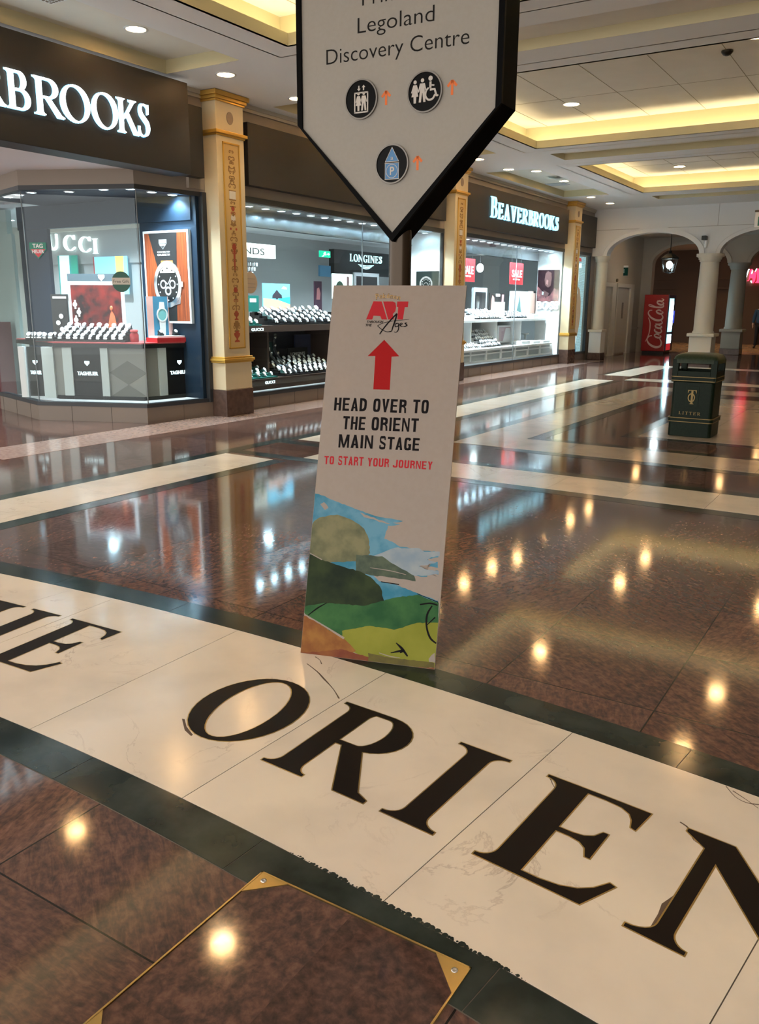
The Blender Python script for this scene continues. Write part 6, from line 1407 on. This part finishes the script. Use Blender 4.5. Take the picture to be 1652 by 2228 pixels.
c = onx(1045, 583, -9.6); t = thing('globe_lamp', 'small white glowing globe lamp inside third shop beside red card', 'lamp', tuple(c)); MB().ell(tuple(c), .09, .09, .11, 14).build('globe', lit('globe_glow', (.9,1,.95), 7), t); MB().cyl((c.x, c.y, c.z+.1), (c.x, c.y, 3.02), .008).build('rod', STEEL, t)
FT = wallF(-9.2)
panel_px('display_tower', 'dark framed watch tower on upper deck beside the pilaster', 'display stand', FT, 1026, 626, 1055, 684, mat('tower_grey', (.22,.24,.26), .4), d=.06, parts=[('dark_centre', BLK, [(.1,.0),(.9,.0),(.9,.84),(.1,.84)]), ('printed_watch', SIL, [(.25,.15),(.38,.15),(.42,.45),(.38,.7),(.22,.7),(.18,.45)])])
panel_px('photo_card', 'black photo card with two figures on upper deck', 'card', FT, 1063, 638, 1095, 686, BLK, d=.03, parts=[('left_figure', mat('figure_pink', (.5,.22,.18), .5), [(.08,0),(.30,0),(.35,.45),(.30,.8),(.18,.9),(.12,.7)]), ('right_figure', mat('figure_mauve', (.35,.18,.2), .5), [(.78,.2),(.95,.2),(.95,.95),(.82,.95)]), ('white_label', WHT, [(.42,.85),(.68,.85),(.68,.97),(.42,.97)])])
panel_px('white_stand', 'glossy white tapering stand in front of the black photo card', 'display stand', wallF(-8.95), 1075, 657, 1092, 690, WHT, d=.08)
panel_px('acrylic_stand', 'pale acrylic stand with dark tree print on upper deck', 'display stand', FT, 1108, 634, 1146, 686, mat('acrylic_pale', (.42,.52,.56), .2), d=.05, parts=[('tree_print', mat('tree_dark', (.05,.12,.12), .5), [(.30,.05),(.62,.05),(.55,.35),(.50,.85),(.42,.5)]), ('white_top', WHT, [(.25,.9),(.75,.9),(.75,1),(.25,1)])])
panel_px('peach_tower', 'peach coloured clear watch tower left of the dark portrait photo', 'display stand', wallF(-9.15), 1148, 634, 1170, 690, mat('tower_peach', (.58,.38,.32), .3), d=.07, parts=[('dark_cap', BLK, [(.3,.93),(.8,.93),(.8,1.0),(.3,1.0)])])
panel_px('picture_frame', 'white framed small picture standing on lower deck', 'picture', wallF(-9.0), 1080, 708, 1115, 745, WHT, d=.03, parts=[('print', mat('print_pale_pink', (.42,.30,.32), .5), [(.1,.1),(.9,.1),(.9,.9),(.1,.9)]), ('white_shape', WHT, [(.35,.1),(.85,.1),(.75,.85),(.5,.85)])])
def pil(nm, kind, l, r, X, z, depth, n, steps, rise, lab, sc_=1.5):
    y0, y1 = onx(l, 700, X).y, onx(r, 700, X).y; tray('display_tray', lab[0], X-depth, X, y0, y1, z+.001, mat('tray_white', (.74,.75,.76), .4) if kind != 'dark' else MATS['display_black'], rise, steps); scatter(kind, tray_spots(X-depth, X, y0, y1, z+.001, rise, steps, n), lab[1], nm, 0, sc_)
pil('watches on the upper white tray', 'silver', 1040, 1092, XU-.02, zu3, .45, 12, 4, .18, ('white stepped watch tray on upper deck beside the half-hidden pilaster', 'silver watch on the upper white tray nearest the half-hidden pilaster'))
pil('watches on the middle upper tray', 'silver', 1108, 1150, XU-.10, zu3, .35, 10, 3, .14, ('white stepped watch tray on upper deck right of the black photo card', 'silver watch on the upper tray below the second red card'))
pil('watches on the lower steep tray', 'silver', 1056, 1094, XD-.06, zl3, .5, 11, 5, .36, ('steep stepped watch tray on lower deck of third window', 'silver watch on steep lower tray of third window'))
pil('watches on the low front tray', 'white', 1010, 1050, XD-.03, zl3, .4, 9, 3, .06, ('low white watch tray at left of lower deck in third window', 'watch on low white tray nearest the half-hidden pilaster on lower deck'))
WB = mat('jewel_box_white', (.78,.79,.80), .4)
boxes = []
for i, (l, X, z, w_, d_, h_, lab) in enumerate(((1010, -8.85, zu3, .30, .22, .10, 'white jewellery box on upper deck beside the half-hidden pilaster'), (1150, -8.85, zu3, .36, .25, .12, 'white jewellery box on upper deck below the peach tower'), (1172, -8.85, zu3, .5, .3, .09, 'wide white jewellery box on upper deck below the white letters'), (1125, -8.7, zl3, .55, .3, .09, 'wide white jewellery box in the middle of lower deck'), (1150, -8.7, zl3, .5, .3, .07, 'white jewellery box on lower deck with thin dark bracelet'), (1172, -8.65, zl3, .5, .3, .06, 'flat white jewellery box at right end of lower deck'))):
    y = onx(l, 720, X).y; t = thing('jewellery_box', lab, 'jewellery box', (X, y, z)); MB().box(X-d_/2, X+d_/2, y, y+w_, z+.001, z+h_).build('box_body', WB, t, .01); MB().box(X-d_/2+.02, X+d_/2-.02, y+.03, y+w_-.03, z+h_, z+h_+.008).build('cushion', mat('cushion_cream', (.62,.60,.57), .6), t)
    MB().tube([(X+.05, y+.1, z+h_+.012), (X, y+w_*.5, z+h_+.016), (X+.05, y+w_-.1, z+h_+.012)], .006, 6).build('bracelet', STRAP if i % 2 else SIL, t)
for i, (px_, X) in enumerate(((1136, -8.8), (1166, -8.75))):
    y = onx(px_, 725, X).y; t = thing('round_stand', ('left' if i == 0 else 'right')+' round white pedestal at back of lower deck', 'pedestal', (X-.3, y, zl3)); MB().lathe([(.05,.001),(.03,.02),(.03,.20),(.10,.22),(.10,.25),(.001,.25)], (X-.3, y, zl3), 20).build('pedestal', WB, t)
panel_px('colour_box', 'small blue and pink gift box at left of lower deck', 'gift box', wallF(-9.12), 1014, 722, 1031, 748, mat('box_blue', (.05,.30,.55), .4), d=.1, parts=[('pink_area', mat('box_pink', (.55,.1,.35), .4), [(.0,.0),(.5,.0),(.4,.5),(0,.5)])])
# ---- end poster window
Fp = wallF(-8.40); u0, u1, v0, v1 = 22.99, 24.47, .24, 2.90
t = thing('lit_poster', 'tall backlit poster of a man in tan coat before white brick wall', 'poster', (-8.42, 23.5, .24))
def brick():
    m = mat('brick_lit', (.5,.5,.5), .5); n, l = nt(m); b = n['Principled BSDF']; tc = n.new('ShaderNodeTexCoord'); mp = n.new('ShaderNodeMapping'); mp.inputs['Rotation'].default_value = (0, PI/2, 0)
    sp = n.new('ShaderNodeSeparateXYZ'); cb = n.new('ShaderNodeCombineXYZ'); br = n.new('ShaderNodeTexBrick'); br.inputs['Scale'].default_value = 11; br.inputs['Color1'].default_value = (.55,.85,.9,1); br.inputs['Color2'].default_value = (.35,.6,.68,1); br.inputs['Mortar'].default_value = (.03,.05,.06,1); br.inputs['Mortar Size'].default_value = .045
    l.new(tc.outputs['Object'], sp.inputs[0]); l.new(sp.outputs[1], cb.inputs[0]); l.new(sp.outputs[2], cb.inputs[1]); l.new(cb.outputs[0], br.inputs['Vector']); l.new(br.outputs['Color'], b.inputs['Base Color']); l.new(br.outputs['Color'], b.inputs['Emission Color']); b.inputs['Emission Strength'].default_value = .9; return m
MB().fbox(Fp, u0, u1, v0, v1, -.05, 0).build('print', brick(), t)
def pp(nm, m, rel): 
    a = MB(); a.prism([(u0+(.50+.50*x)*(u1-u0), v0+y*(v1-v0)) for x, y in rel], Fp, .001, .003+random.uniform(0, .002)); a.build(nm, m, t)
pp('printed_coat', lit('coat_tan', (.36,.22,.13), .5), [(.0,.62),(.18,.70),(.50,.66),(.68,.55),(.76,.40),(.66,.28),(.58,.22),(.50,.16),(.0,.2)]); pp('printed_trousers', lit('trousers_white', (.7,.85,.9), .8), [(.10,.24),(.55,.24),(.40,.08),(.0,.10),(.0,.22)]); pp('printed_jeans', lit('jeans_blue', (.05,.22,.32), .6), [(0,.12),(.35,.10),(.5,0),(0,0)]); pp('printed_shirt', lit('shirt_white', (.7,.85,.88), .9), [(.0,.70),(.22,.70),(.28,.62),(.12,.56),(0,.58)]); pp('printed_head', lit('face_pale', (.7,.8,.8), .8), [(.06,.70),(.26,.70),(.32,.80),(.26,.88),(.08,.88),(0,.80)]); pp('white_card', lit('card_white', (.8,1,1), 1), [(.05,.885),(.55,.885),(.55,.93),(.05,.93)]); pp('red_mark', lit('mark_red', (.7,.03,.03), .6), [(.2,.95),(.5,.95),(.45,.985),(.25,.985)])
# ---- ceiling lamps inside the shops
for i, (x, y) in enumerate(((-10.2, 10.6), (-10.4, 12.4), (-10.4, 14.6), (-10.2, 17.2), (-10.4, 19.4), (-10.4, 21.6), (-13.4, 9.2), (-12.6, 10.4), (-14.6, 10.2))):
    shop_spot(x, y, 3.02, 'round white ceiling lamp inside the jewellery shop', 'ceiling lamps inside the shop', 34*WIN_W, .09)
